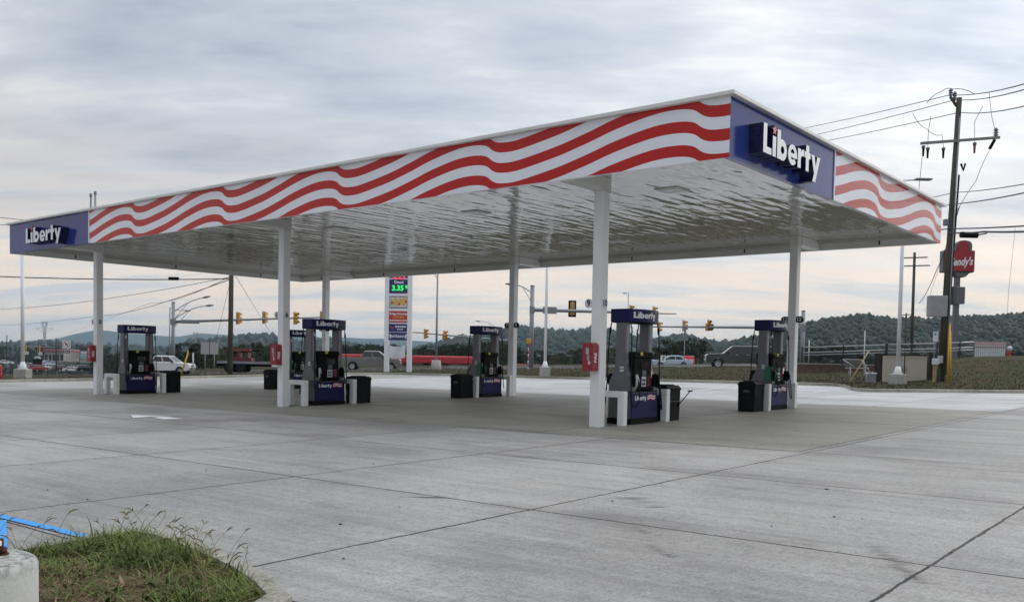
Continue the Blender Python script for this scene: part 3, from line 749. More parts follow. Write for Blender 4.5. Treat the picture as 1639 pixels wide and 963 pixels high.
    for sx in (1, -1):
        a, st = wordmark(.80, .145, .02, FACEW, FACEW); b = MB(); fr = Matrix()
        for me_ in (a, st):
            for v in me_.vertices:
                s_ = v.co.x-.54; v.co = Vector((sx*(bow(s_)+.008+v.co.z), sx*s_, 2.452+v.co.y))
        mesh_into(b, a, fr); mesh_into(b, st, fr); bpy.data.meshes.remove(a); bpy.data.meshes.remove(st); b.build('lettering', top)
    if diesel:
        for sx in (1, -1):
            b = MB(); b.box((sx*.19, -.55*sx, 1.05), (.22, .14, .46), GREENN, 0, .02); b.build('diesel_boot', d)
    return d
def make_guard():
    d = thing('crash_guard', 'x', 'crash guard', group='white steel crash guards at the pump islands')
    b = MB(); b.box((0, 0, .715), (.86, .165, .145), WHITE, 0, .012); b.build('top_rail', d)
    for sx in (-1, 1):
        b = MB(); b.box((sx*.345, 0, .321), (.17, .165, .642), WHITE, 0, .012); b.build('leg', d)
    return d
BIN = mat('bin_black', (.008, .009, .011), .55, var=.25, scale=4, spec=.08)
def make_bin():
    d = thing('waste_bin', 'x', 'waste bin', group='black forecourt waste bins')
    b = MB(); pl = [(-.27, 0), (.27, 0), (.285, .5), (.275, .52), (.285, .55), (.29, .80), (-.29, .80), (-.285, .55), (-.275, .52), (-.285, .5)]
    b.prism(pl, 1, -.33, .33, BIN); b.box((0, 0, .26), (.50, .685, .40), BIN, 0, .02); b.box((0, 0, .66), (.50, .685, .22), BIN, 0, .02); b.build('body', d)
    b = MB(); b.prism([(-.30, .80), (.30, .80), (.31, .84), (.22, .92), (-.22, .92), (-.31, .84)], 1, -.345, .345, BIN); b.box((0, 0, .93), (.30, .5, .025), BIN, 0, .01); b.build('lid', d)
    b = MB(); b.box((0, -.347, .62), (.2, .012, .08), mat('bin_flap', (.05, .05, .055), .4)); b.build('flap', d)
    return d
fireb = None
ORD = ['left', 'middle', 'right']
disp = {False: None, True: None}; guard0 = None; bin0 = None
who = {(0, 0): 'nearest, beside columns 9 and 10', (1, 0): 'beside column 5 and 6', (2, 0): 'beside the leftmost front column', (0, 1): 'beside column 11 and 12 at right rear',
       (1, 1): 'at the middle rear column', (2, 1): 'half hidden behind the column 5 and 6 pump'}
WHERE = {(0, 0): 'the nearest column', (1, 0): 'the middle front column', (2, 0): 'the leftmost front column', (0, 1): 'the right rear column', (1, 1): 'the middle rear column', (2, 1): 'the left rear column'}
for (i, cx) in enumerate(COLX):
    for j, cy in enumerate(COLY):
        dz = bool(j); sg = 1 if j == 0 else -1; x = cx-.03
        lab = ('dark blue fuel pump with green diesel boots by ' if dz else 'dark blue fuel pump with white nozzles by ')+WHERE[i, j]
        if disp[dz] is None: o = disp[dz] = make_dispenser(dz, lab)
        else: o = copy_tree(disp[dz]); o['label'] = lab
        y = cy+sg*1.56; o.location = (x, y, G(x, y)+.004)
        for q, off in enumerate((.55, 2.48)):
            y = cy+sg*off; gz = G(x, y)+.004
            lab = 'white U-shaped crash guard '+('beside ' if q == 0 else 'on the bin side of the pump by ')+WHERE[i, j]
            if guard0 is None: o = guard0 = make_guard()
            else: o = copy_tree(guard0)
            o['label'] = lab; o.location = (x, y, gz)
        y = cy+sg*2.96; xx = x+.05
        if bin0 is None: o = bin0 = make_bin()
        else: o = copy_tree(bin0)
        o.scale = (.92, .92, .94); o['label'] = 'black plastic waste bin at the pump island of '+WHERE[i, j]; o.location = (xx, y, G(xx, y)+.004)
        if (i, j) in ((0, 0), (1, 1), (2, 1)):
            b = MB(); s = 1 if j == 0 else -1
            zz = G(xx, y); b.tube([(xx+s*.34, y+.1, zz+.40), (xx+s*.62, y+.16, zz+.74)], .012, BLACK, 6); b.tube([(xx+s*.60, y+.08, zz+.74), (xx+s*.63, y+.24, zz+.745)], .016, BLACK, 6)
            b.tube([(xx+s*.30, y+.1, zz+.36), (xx+s*.36, y+.1, zz+.44)], .03, BLACK, 8)
            tag(b.build('squeegee'), 'black squeegee leaning out of the bin by '+WHERE[i, j], 'squeegee', 'window squeegees')
        if j == 0:
            g = G(cx, cy); fx, fy, fz = cx-.04, cy-CW/2-.11, g+1.56
            if fireb is None:
                fireb = thing('fire_extinguisher_box', 'x', 'fire extinguisher box', group='red extinguisher boxes on the front columns')
                b = MB(); b.prism([(-.15, -.31), (.13, -.31), (.13, .26), (.08, .31), (-.15, .31)], 1, -.108, .108, REDBOX); b.build('case', fireb)
                b = MB(); b.box((-.02, -.111, .13), (.075, .006, .15), mat('extinguisher_picture', (.45, .45, .46), .4)); b.tube([(-.03, -.112, .19), (.03, -.112, .22), (.05, -.112, .17)], .008, SCREEN, 6)
                b.box((.015, -.111, -.02), (.07, .006, .12), mat('extinguisher_grey', (.30, .31, .33), .4), .3); b.box((.035, -.111, -.13), (.05, .006, .07), KEYW, 0); b.build('picture_panel', fireb)
                tm = text_mesh('FIRE', .12, FACEW, .004, .03); tb = MB(); mesh_into(tb, tm, frame((.132, 0, -.02), (0, 0, 1), (0, -1, 0))); tb.build('lettering', fireb); o = fireb
            else: o = copy_tree(fireb)
            o['label'] = 'red fire extinguisher box mounted on '+WHERE[i, j]; o.location = (fx, fy, fz)
HAZE = 1.35e-4
# ================================================================ vehicles
def lathe_y(b, prof, m, cx, cz, n=18):
    """surface of revolution about a line parallel to y; prof = (y, radius)"""
    vs = [(cx+r*math.cos(2*math.pi*j/n), y, cz+r*math.sin(2*math.pi*j/n)) for y, r in prof for j in range(n)]
    b.add(vs, [(i*n+j, (i+1)*n+j, (i+1)*n+(j+1) % n, i*n+(j+1) % n) for i in range(len(prof)-1) for j in range(n)], m, True)
RIM = mat('alloy_rim', (.42, .43, .45), .3, .8)
LAMPG = mat('headlamp_glass', (.62, .64, .66), .1); TAIL = mat('tail_lamp', (.35, .015, .012), .2)
def car_paint(name, c): return mat(name, c, .22, .15 if max(c) < .5 else 0, var=.05, scale=.6, coat=.8)
def vehicle(name, label, cat, paint, style, loc, rz, group=None):
    L_, W, H, wb, wr, hood, belt, cab, roof, clear = {
        'pickup': (5.8, 1.96, 1.90, 3.65, .39, 1.16, 1.22, (-.95, 1.62), (-.62, .78), .42),
        'truck_cap': (6.2, 2.02, 1.95, 3.9, .41, 1.22, 1.26, (-3.0, 1.65), (-2.82, .85), .45),
        'suv': (5.0, 1.95, 1.82, 2.95, .38, 1.10, 1.12, (-2.4, 1.35), (-2.15, .52), .32),
        'sedan': (4.7, 1.82, 1.46, 2.75, .33, .92, .92, (-1.75, 1.25), (-1.0, .40), .22)}[style]
    t = thing(name, label, cat, loc, rz, group); x0, x1 = -L_/2, L_/2; xf, xr = wb/2+.12, -wb/2+.12
    lo = clear; deck = belt if style in ('suv', 'truck_cap') else (belt+.02 if style == 'pickup' else belt+.06)
    def archp(cx): return [(cx+(wr+.07)*math.cos(rad(180-q*180/9)), max(lo, wr+(wr+.07)*math.sin(rad(q*180/9)))) for q in range(10)]
    poly = [(x0+.05, lo+.12)]+[(x0+.15, lo)]+archp(xr)+archp(xf)+[(x1-.2, lo), (x1-.03, lo+.1), (x1, lo+.35), (x1-.03, hood-.12), (x1-.18, hood-.02), (cab[1], hood+.06 if style != 'sedan' else hood+.03), (cab[1]-.2, belt), (cab[0], belt), (x0+.04, deck), (x0, deck-.12), (x0-.02, lo+.5)]
    n = len(poly); cz = (lo+belt)/2; st = [(-W/2+.0, .955), (-W/2+.05, .985), (-W/2+.12, 1.0), (W/2-.12, 1.0), (W/2-.05, .985), (W/2, .955)]
    b = MB(); vs = [(x*(.5+.5*s), y, cz+(z-cz)*(s if z > cz else 1)) for y, s in st for x, z in poly]
    fs = [(i*n+j, (i+1)*n+j, (i+1)*n+(j+1) % n, i*n+(j+1) % n) for i in range(len(st)-1) for j in range(n)]
    b.add(vs, fs+[tuple(range(n)), tuple(range((len(st)-1)*n, len(st)*n))], paint)
    # greenhouse
    wb_, wr_ = W/2*.94, W/2*.78; rh_ = H-.05
    base = [(cab[0], -wb_, belt-.02), (cab[1], -wb_, belt-.02), (cab[1], wb_, belt-.02), (cab[0], wb_, belt-.02)]; top = [(roof[0], -wr_, rh_), (roof[1], -wr_, rh_), (roof[1], wr_, rh_), (roof[0], wr_, rh_)]
    t2 = [(roof[0]+.15, -wr_*.85, H), (roof[1]-.2, -wr_*.85, H), (roof[1]-.2, wr_*.85, H), (roof[0]+.15, wr_*.85, H)]
    b.add(base+top+t2, [(i, (i+1) % 4, 4+(i+1) % 4, 4+i) for i in range(4)]+[(4+i, 4+(i+1) % 4, 8+(i+1) % 4, 8+i) for i in range(4)]+[(8, 9, 10, 11)], paint)
    if style == 'pickup': b.box((x0+.95, 0, deck-.015), (1.55, W*.80, .03), BLACK)
    b.box((x1-.02, 0, lo+.24), (.10, W*.86, .18), CHROME if style != 'sedan' else paint, 0, .03); b.box((x0+.02, 0, lo+.24), (.10, W*.86, .16), CHROME if style in ('pickup', 'truck_cap') else paint, 0, .03)
    b.build('body', t)
    # glazing, set just proud of the cabin sides
    def patch(P, u0, u1, v0, v1, off, m, b):
        A, B, C_, D_ = [Vector(p) for p in P]; nrm = (B-A).cross(D_-A).normalized()
        q = [A+(B-A)*u+((D_+(C_-D_)*u)-(A+(B-A)*u))*v+nrm*off for u, v in ((u0, v0), (u1, v0), (u1, v1), (u0, v1))]; b.add([tuple(p) for p in q], [(0, 1, 2, 3)], m)
    cuts = {'pickup': [(.05, .46), (.50, .93)], 'truck_cap': [(.03, .40), (.46, .68), (.70, .95)], 'suv': [(.04, .26), (.29, .58), (.61, .93)], 'sedan': [(.14, .47), (.50, .90)]}[style]
    for s in (-1, 1):
        P = [base[0], base[1], top[1], top[0]] if s < 0 else [base[2], base[3], top[3], top[2]]
        for u0, u1 in cuts:
            if s > 0: u0, u1 = 1-u1, 1-u0
            b = MB(); patch(P, u0, u1, .14, .88, .008, GLASS, b); b.build('side_window', t, fix=False)
    b = MB(); patch([base[1], base[2], top[2], top[1]], .07, .93, .10, .92, .008, GLASS, b); b.build('windscreen', t, fix=False)
    b = MB(); patch([base[3], base[0], top[0], top[3]], .08, .92, .2, .88, .008, GLASS, b); b.build('rear_window', t, fix=False)
    for s in (-1, 1):
        b = MB(); b.box((x1-.08, s*W*.37, lo+.46), (.16, .34, .17), LAMPG, 0, .03); b.build('headlight', t)
        b = MB(); b.box((x0+.05, s*W*.42, deck-.28), (.10, .18, .34), TAIL, 0, .03); b.build('tail_light', t)
        b = MB(); b.box((cab[1]-.42, s*(W/2+.08), belt+.04), (.14, .20, .16), BLACK if max(paint.node_tree.nodes['Principled BSDF'].inputs[0].default_value[:3]) < 2 else paint, 0, .04); b.build('mirror', t)
        for q in (0, 1) if style != 'truck_cap' else (0, 1):
            b = MB(); b.box((cab[1]-1.15-q*.95, s*(W/2+.006), belt-.10), (.20, .03, .035), CHROME); b.build('door_handle', t)
    b = MB(); b.box((x1+.004, 0, lo+.50), (.06, W*.42, .26), CHROME if style in ('truck_cap', 'pickup') else BLACK, 0, .02); b.build('grille', t)
    for cx in (xf, xr):
        for s in (-1, 1):
            b = MB(); yo = s*(W/2-.02); yi = s*(W/2-.25)
            lathe_y(b, [(yi, wr*.5), (yi, wr*.93), (yi+s*.03, wr), (yo-s*.03, wr), (yo, wr*.93), (yo, wr*.66)], RUBBER, cx, wr); w_ = b.build('wheel', t)
            b = MB(); lathe_y(b, [(yo-s*.005, wr*.67), (yo+s*.005, wr*.62), (yo-s*.05, wr*.5), (yo-s*.03, wr*.2), (yo-s*.01, .001)], RIM, cx, wr, 14); b.build('rim', w_)
    return t
PW = car_paint('car_white', (.74, .75, .77)); PG = car_paint('car_grey', (.16, .155, .15)); PDK = car_paint('car_dark', (.014, .014, .017)); PLB = car_paint('car_light_blue', (.50, .62, .74))
PR = car_paint('car_red', (.28, .03, .025)); PSI = car_paint('car_silver', (.42, .43, .45)); PMA = car_paint('car_maroon', (.09, .015, .02)); PLV = car_paint('car_lavender', (.45, .42, .60)); PBK = car_paint('car_black', (.015, .015, .018))
def veh(name, label, cat, paint, style, u, v, D, face=0, group=None, lift=None):
    P = at(u, v, D); z = terr(P.x, P.y) if lift is None else P.z
    return vehicle(name, label, cat, paint, style, (P.x, P.y, z), HEAD+face, group)
veh('pickup_truck', 'white pickup truck on the road behind the leftmost pump', 'pickup truck', PW, 'pickup', 262, 599, 92, 0, None, 1)
veh('pickup_truck', 'silver grey pickup truck on the road behind the price sign', 'pickup truck', PG, 'pickup', 594, 592.5, 89, .05, None, 1)
veh('pickup_truck', 'dark pickup truck with bed cap and chrome nose, on the road at right', 'pickup truck', PDK, 'truck_cap', 1186, 589.5, 80, math.pi-.12, None, 1)
veh('parked_car', 'pale blue car beside the red canopy beyond the road', 'car', PLB, 'sedan', 1075, 588.5, 108, math.pi, None, 1)
lot = [('white car driving at the far left edge of the distance', PW, 'sedan', 9, 583, 165, .3), ('silver pickup parked just right of the left lamp pole', PSI, 'pickup', 47, 591, 150, .6), ('red sport utility car in the far left lot', PR, 'suv', 62, 594, 140, 1.2),
       ('white sport utility car in the middle of the far lot', PW, 'suv', 83, 592.5, 142, 1.0), ('lavender car parked in front of the pale store', PLV, 'sedan', 76, 583.5, 165, .9), ('maroon car parked under the one way sign', PMA, 'suv', 99, 594.5, 140, 1.1),
       ('white sedan parked broadside in the far lot', PW, 'sedan', 116, 595, 138, .1), ('black car at the right end of the far lot', PBK, 'suv', 138, 595, 138, .7), ('grey car parked behind the white sedan', PG, 'sedan', 106, 584.5, 165, .5)]
for lb_, pt, stl, u, v, D, fc in lot: veh('parked_car', lb_, 'car', pt, stl, u, v, D*1.8, fc, 'cars in the far left lot', 1)
RIGR = mat('rig_red', (.13, .02, .02), .5)
# flatbed truck with a red rig, half behind the column
P = at(410, 597, 88); ft = thing('flatbed_truck', 'white cab flatbed truck carrying a red rig behind column 5 and 6', 'flatbed truck', P, HEAD)
b = MB(); b.box((-.9, 0, 1.05), (5.0, 2.2, .14), mat('truck_bed', (.05, .045, .04), .7)); b.box((-.3, 0, .75), (6.6, .9, .22), BLACK); b.box((-.9, -1.1, 1.0), (5.0, .06, .22), GREYP); b.build('flatbed', ft)
b = MB(); b.prism([(1.75, .65), (3.55, .65), (3.65, 1.3), (3.2, 1.45), (2.85, 2.15), (1.75, 2.2)], 1, -1.05, 1.05, PW); cabo = b.build('cab', ft)
b = MB(); b.box((2.3, -1.055, 1.78), (.85, .012, .5), GLASS); b.build('window', cabo)
b = MB(); b.box((-1.3, .1, 1.30), (1.9, 1.2, .30), RIGR); b.box((-1.6, .1, 1.7), (.22, 1.0, .7), RIGR); b.box((-.75, .1, 1.65), (.18, 1.0, .6), RIGR); b.box((-1.3, -.2, 2.2), (1.7, .4, .22), mat('rig_rust', (.22, .06, .05), .6))
b.tube([(-2.6, .1, 1.9), (.4, .1, 2.2)], .08, BLACK); b.build('red_rig', ft)
for cx in (2.75, -1.2, -2.3):
    for s in (-1, 1):
        b = MB(); lathe_y(b, [(s*.8, .2), (s*.8, .45), (s*1.06, .45), (s*1.06, .25), (s*1.0, .01)], RUBBER, cx, .47); b.build('wheel', ft)

# ================================================================ poles, lamps, signals
def pole_pts(u, v, D, vt, lean=0):
    P = at(u, v, D); zt_ = at(u, vt, D).z; return P, zt_
def lot_lamp(u, v, D, top, label, head=None):
    P = at(u, v, D); t = thing('lamp_pole', label, 'lamp pole', (P.x, P.y, P.z-.2), HEAD, 'white forecourt lamp poles')
    b = MB(); b.box((0, 0, .42), (.72, .72, .85), CONCB, 0, .03); b.build('concrete_base', t)
    b = MB(); b.tube([(0, 0, .85), (0, 0, .88)], .27, WHITE, 16); b.tube([(0, 0, .88), (0, 0, 1.0), (0, 0, 1.25)], [.21, .17, .11], WHITE, 14); b.build('base_cover', t)
    b = MB(); b.tube([(0, 0, 1.2), (0, 0, top-P.z+.2)], [.105, .085], WHITE, 14); b.build('pole', t)
    b = MB(); z = top-P.z+.15
    b.tube([(0, 0, z), (.5, 0, z+.03)], .035, LTGREY); b.box((.95, 0, z+.07), (.85, .38, .09), GREYP, 0, .02); b.build('lamp_head', t)
    if head: 
        b = MB(); b.tube([(0, 0, z), (-.5, 0, z+.03)], .035, LTGREY); b.box((-.95, 0, z+.07), (.85, .38, .09), GREYP, 0, .02); b.build('lamp_head', t)
    return t
lot_lamp(36.5, 608.5, 52, 7.5, 'white lamp pole on a concrete base at the far left')
lot_lamp(872, 602, 64, 11.5, 'white lamp pole on concrete base between the middle and right columns', True)
lot_lamp(1436, 618, 48.5, at(1443, 290, 48.5).z, 'white lamp pole in front of the beige gates at right')
def lens_head(b, x, z, s, n=3):
    b.box((x, 0, z), (.36*s, .22*s, .36*n*s), YELLOW, 0, .03)
    for k in range(n):
        zc = z+(k-(n-1)/2)*.35*s
        for sy in (-1,):
            b.tube([(x, sy*.11*s, zc), (x, sy*.13*s, zc)], .125*s, LENS, 10)
            b.prism(arc(x, zc, .145*s, -30, 210, 8)+arc(x, zc, .128*s, 210, -30, 8), 1, sy*.11*s, sy*.36*s, YELLOW)
def signal(u, v, D, label, s=1.15, face=0, dog=False):
    P = at(u, v, D); t = thing('traffic_signal', label, 'traffic signal', P, HEAD+face, 'yellow traffic signals over the junction')
    if dog:
        b = MB(); lens_head(b, 0, .36*s, s, 1); b.build('top_lens', t)
        for sx in (-1, 1): b = MB(); lens_head(b, sx*.2*s, -.18*s, s, 2); b.build('lens_pair', t)
    else:
        b = MB(); lens_head(b, 0, 0, s); b.build('housing', t)
    b = MB(); b.tube([(0, .16*s, -.62*s), (0, .16*s, .62*s)], .035, GALV, 6); b.build('hanger', t)
def mast(label, pu, vb, vt, D, a0, a1, r=.19, Dend=None, lums=()):
    P, zt_ = pole_pts(pu, vb, D, vt); t = thing('signal_mast', label, 'signal mast', P, 0, 'grey steel signal masts')
    b = MB(); b.tube([(0, 0, -.5), (0, 0, zt_-P.z)], [r, r*.8], GALV, 14); b.tube([(0, 0, zt_-P.z), (0, 0, zt_-P.z+.06)], r*.9, GREYP, 12); b.build('pole', t)
    S = at(a0[0], a0[1], D)-P; E_ = at(a1[0], a1[1], Dend or D)-P; b = MB(); S.x = 0; S.y = 0
    b.tube([tuple(S), tuple(S+(E_-S)*.5), tuple(E_)], [r*.72, r*.55, r*.32], GALV, 10); b.box(tuple(S), (.45, .45, .62), GREYP, HEAD); b.build('mast_arm', t)
    for (u0, v0, u1, v1, um, vm) in lums:
        A, M, B_ = at(u0, v0, D)-P, at(um, vm, D)-P, at(u1, v1, D)-P; A.x = A.y = 0; b = MB()
        pts = [A*(1-q)**2+M*2*q*(1-q)+B_*q*q for q in [k/8 for k in range(9)]]
        b.tube([tuple(p) for p in pts], .045, GALV, 6); b.tube([tuple(A-Vector((0, 0, .9))), tuple(pts[4])], .03, GALV, 6)
        dr = (B_-M).normalized(); b.tube([tuple(B_-dr*.1), tuple(B_+dr*.25), tuple(B_+dr*.75)], [.06, .14, .05], GREYP, 8); b.build('luminaire_arm', t)
    return t
mast('tall grey signal mast with twin lamp arms behind the white pickup', 277, 600, 484, 99, (277, 515), (520, 507.5), .22, 104, ((277, 500, 326, 476, 300, 481), (277, 512, 331, 489, 305, 491)))
mast('grey signal mast behind the middle rear column, arm reaching to the price sign', 817, 592, 538, 128, (817, 545.5), (655, 531), .20, 128)
mast('thick grey signal mast with a curved lamp arm, right of the middle rear column', 849.5, 597, 458, 84, (851, 496), (1082, 502), .24, 100, ((850, 470, 822, 455, 836, 456),))
mast('grey signal mast beside the right rear column with the long right arm', 1283, 592, 498, 86, (1283, 524.5), (1030, 522.5), .22, 108)
for u, v, D, lb_, s, fc, dg in ((381, 509, 101, 'leftmost yellow signal on the left mast arm', 1.2, 2.6, 0), (423, 508, 102, 'second yellow signal from the left on the left mast arm', 1.2, 2.7, 0), (473, 509, 103, 'yellow signal close right of column 5 and 6', 1.25, 1.0, 0), (515, 507, 104, 'yellow signal at the tip of the left mast arm by the rear column', 1.15, 2.5, 0),
    (681, 534, 128, 'yellow signal just right of the price sign', 1.2, .9, 0), (712, 536.5, 128, 'double yellow signal left of the middle rear pump', 1.2, 1.0, 1), (916, 494, 89, 'signal with dark backplate left of column 9 and 10', 1.15, math.pi, 0),
    (1010, 497, 95, 'signal rising behind the topper of the nearest pump', 1.0, .8, 0), (1047, 499, 98, 'signal at the right end of the nearest pump topper', 1.0, 1.0, 0),
    (1055, 523, 107, 'left yellow signal on the right mast arm', 1.05, 1.1, 0), (1095, 521, 102, 'middle yellow signal on the right mast arm', 1.05, 1.1, 0), (1135, 520.5, 98, 'five lens yellow signal on the right mast arm', 1.05, .3, 1)):
    signal(u, v, D, lb_, s, fc, dg)
P = at(916, 494, 89.2); b = MB(); b.box((0, 0, 0), (.75, .03, 1.6), BLACK); bp = b.build('signal_backplate', None, P, HEAD); tag(bp, 'dark backplate behind the signal left of column 9', 'backplate')
SGREEN = mat('street_sign_green', (.0, .20, .15), .4)
def flat_sign(name, u, v, D, w_, h_, m, label, cat, lines=(), tm=None, post=None, face=0, rim=None, round_=False, plate=True, group=None):
    P = at(u, v, D); t = thing(name, label, cat, P, HEAD+face, group); b = MB()
    if round_: b.M = frame((0, 0, 0), (1, 0, 0), (0, 0, 1)); b.tube([(0, 0, -.01), (0, 0, .01)], w_/2, m, 24); b.M = Matrix()
    else: b.box((0, 0, 0), (w_, .02, h_), m)
    if rim: b.box((0, .004, 0), (w_+.06, .02, h_+.06), rim)
    for i, (tx, sz, dz) in enumerate(lines): mesh_into(b, text_mesh(tx, sz, tm, .006, .03), frame((0, -.014, dz), (1, 0, 0), (0, 0, 1)))
    b.build('panel', t)
    if post is not None: b = MB(); b.tube([(0, .05, post-P.z), (0, .05, h_/2)], .035, GALV, 6); b.build('post', t)
    return t
flat_sign('street_name_sign', 791, 539, 127, 1.25, 1.05, SGREEN, 'green street sign seen through the gap of the middle rear pump', 'street sign', (('ooo ooo', .01, .9),), FACEW)
flat_sign('street_name_sign', 1240, 525.5, 89, .85, .42, SGREEN, 'small green street sign behind the right rear pump topper', 'street sign')
P = at(322, 512.5, 97.6)
b = MB(); b.box((0, 0, 0), (1.9, .05, .42), GREYP); tag(b.build('mast_sign_back', None, at(305, 514.8, 98.5), HEAD), 'grey back of a sign strip on the left mast arm', 'sign')
b = MB(); b.box((0, 0, 0), (1.25, .05, .62), GREYP); tag(b.build('mast_sign_back', None, at(880, 496.5, 83.2), HEAD), 'grey sign back on the arm right of the thick mast', 'sign')
# prohibition sign with one way plate
gz = at(104, 592, 92).z; t = flat_sign('turn_sign', 106.5, 551, 92, .80, .80, FACEW, 'round red no turn sign over a one way plate on a post', 'traffic sign', post=gz-.6)
b = MB(); b.M = frame((0, -.014, 0), (1, 0, 0), (0, 0, 1)); o_, i_ = arc(0, 0, .36, 0, 360, 24), arc(0, 0, .28, 0, 360, 24)
b.add([(x, y, 0) for x, y in o_]+[(x, y, 0) for x, y in i_], [(k, k+1, 26+k-1+0, 25+k) for k in range(24)], REDP)
b.add([(-.23, .17, .002), (-.17, .23, .002), (.23, -.17, .002), (.17, -.23, .002)], [(0, 1, 2, 3)], REDP)
b.tube([(.08, -.2, .0), (.08, .08, .0), (-.02, .13, .0), (-.10, .06, .0), (-.10, -.06, .0)], .03, BLACK, 6); b.M = Matrix(); b.build('red_ring', t, fix=False)
b = MB(); b.box((0, 0, -.72), (.80, .02, .34), FACEW); b.box((0, -.012, -.72), (.74, .006, .27), BLACK); b.prism([(-.30, -.72), (-.14, -.64), (-.14, -.69), (.28, -.69), (.28, -.75), (-.14, -.75), (-.14, -.80)], 1, -.022, -.017, FACEW); b.build('one_way_plate', t)
t = flat_sign('route_marker', 333, 557, 66, .60, .86, LTGREY, 'pair of grey route sign backs on posts left of the timber pole', 'road sign'); b = MB(); b.box((.66, 0, 0), (.60, .02, .86), LTGREY); b.build('panel', t); b = MB()
for x in (0, .66): b.tube([(x, .04, -2.4), (x, .04, .5)], .03, GALV, 6)
b.build('post', t); t.location = at(328, 557, 66)
flat_sign('route_sign', 1061.5, 574, 96, .58, .72, FACEW, 'small white route 7 sign over the pale blue car', 'road sign', (('7', .55, 0),), BLACK, post=at(1061, 588, 96).z-.3, rim=BLACK)
t = flat_sign('street_post', 1096, 543, 90, .72, .22, mat('sign_back_grey', (.22, .25, .25), .5), 'thin grey post with a narrow plate below the middle signal', 'sign post', post=at(1096, 588, 90).z-.3)
b = MB(); b.box((0, 0, .65), (.22, .15, .95), GREYP); b.build('equipment_box', t)
# pedestrian signal by the thick mast
P = at(845, 597, 80); t = thing('pedestrian_signal', 'yellow pedestrian signal on a red and white striped pole', 'pedestrian signal', P, HEAD)
b = MB(); z = 0
for k in range(10): b.tube([(0, 0, k*.28-.3), (0, 0, k*.28-.02)], .05, REDP if k % 2 else KEYW, 8)
b.build('striped_pole', t); b = MB(); b.box((0, 0, 2.78), (.40, .28, .48), YELLOW, 0, .04); b.build('lamp_box', t)
# street lamps seen between the columns
def cobra(label, u, v, D, vt, u1, v1, base=False):
    P, zt_ = pole_pts(u, v, D, vt); t = thing('street_lamp', label, 'street lamp', P, 0); b = MB(); b.tube([(0, 0, -.3), (0, 0, zt_-P.z)], [.11, .075], GALV, 10); b.build('pole', t)
    A = Vector((0, 0, zt_-P.z)); B_ = at(u1, v1, D)-P; M = Vector((B_.x*.35, B_.y*.35, B_.z)); b = MB(); pts = [A*(1-q)**2+M*2*q*(1-q)+B_*q*q for q in [k/8 for k in range(9)]]
    b.tube([tuple(p) for p in pts], .035, GALV, 6); b.tube([tuple(A-Vector((0, 0, .8))), tuple(pts[5])], .025, GALV, 6); dr = (B_-pts[-2]).normalized()
    b.build('lamp_arm', t); b = MB(); b.tube([tuple(B_-dr*.1), tuple(B_+dr*.25), tuple(B_+dr*.7)], [.05, .13, .05], GREYP, 8); b.build('lamp_head', t)
    if base: b = MB(); b.tube([(0, 0, -.4), (0, 0, .95)], [.52, .40], CONCB, 12); b.build('concrete_base', t)
cobra('slim street lamp with concrete foot right of the price sign', 698, 593, 82, 432, 655, 408, True)
cobra('small distant street lamp over the middle rear pump', 797, 590, 150, 530, 768, 514)
cobra('thin lamp post left of the tall signal mast', 271.5, 598, 120, 492, 296, 497)
cobra('distant street lamp seen above the nearest pump', 1003, 588, 170, 470, 1001, 469)

# ================================================================ price sign
PY = at(636, 600, 75); t = thing('price_sign', 'tall white price sign with green diesel digits behind the canopy', 'price sign', PY, HEAD-.12)
k = 75/F; X = lambda u: (u-636)*k; Z = lambda v: (600-v)*k
PYW = mat('sign_frame_white', (.84, .86, .90), .3)
for u in (618, 655):
    b = MB(); b.box((X(u), 0, Z(450)/2-.2+3.4), (.36, .36, Z(450)+6.6), PYW, 0, .01); b.build('post', t)
b = MB(); b.box((X(636.5), 0, Z(330)/2+Z(536)/2), (X(652)-X(621), .26, Z(330)-Z(536)), PYW); b.build('panel_body', t)
def panel(v0, v1, m, name, lines=()):
    b = MB(); b.box((X(637), -.14, (Z(v0)+Z(v1))/2), (X(653)-X(621.5), .03, Z(v1)-Z(v0)), m, 0, .004); p = b.build(name, t)
    for (tx, sz, v, mm, em) in lines:
        b = MB(); mesh_into(b, text_mesh(tx, sz, mm, .006, .035), frame((X(637), -.158, Z(v)), (1, 0, 0), (0, 0, 1))); b.build('lettering', p)
LEDG = mat('green_led', (.03, .75, .12), .5, emit=.9); LEDR = mat('red_led', (.85, .06, .10), .5, emit=.7); GOLD = mat('gold_paint', (.72, .42, .03), .4); SIGNB = mat('sign_blue', (.025, .03, .16), .3); SIGNR = mat('sign_red', (.52, .045, .035), .4)
panel(470, 448, SIGNB, 'diesel_panel', (('Diesel', .30, 452.5, FACEW, 0), ('3.35 ', .58, 462, LEDG, 0)))
b = MB(); mesh_into(b, text_mesh('9', .42, LEDG, .006, .03), frame((X(649.2), -.158, Z(460.5)), (1, 0, 0), (0, 0, 1))); b.build('lettering', t)
panel(446, 400, SIGNB, 'regular_panel', (('3.25', .62, 443.5, LEDR, 0),))
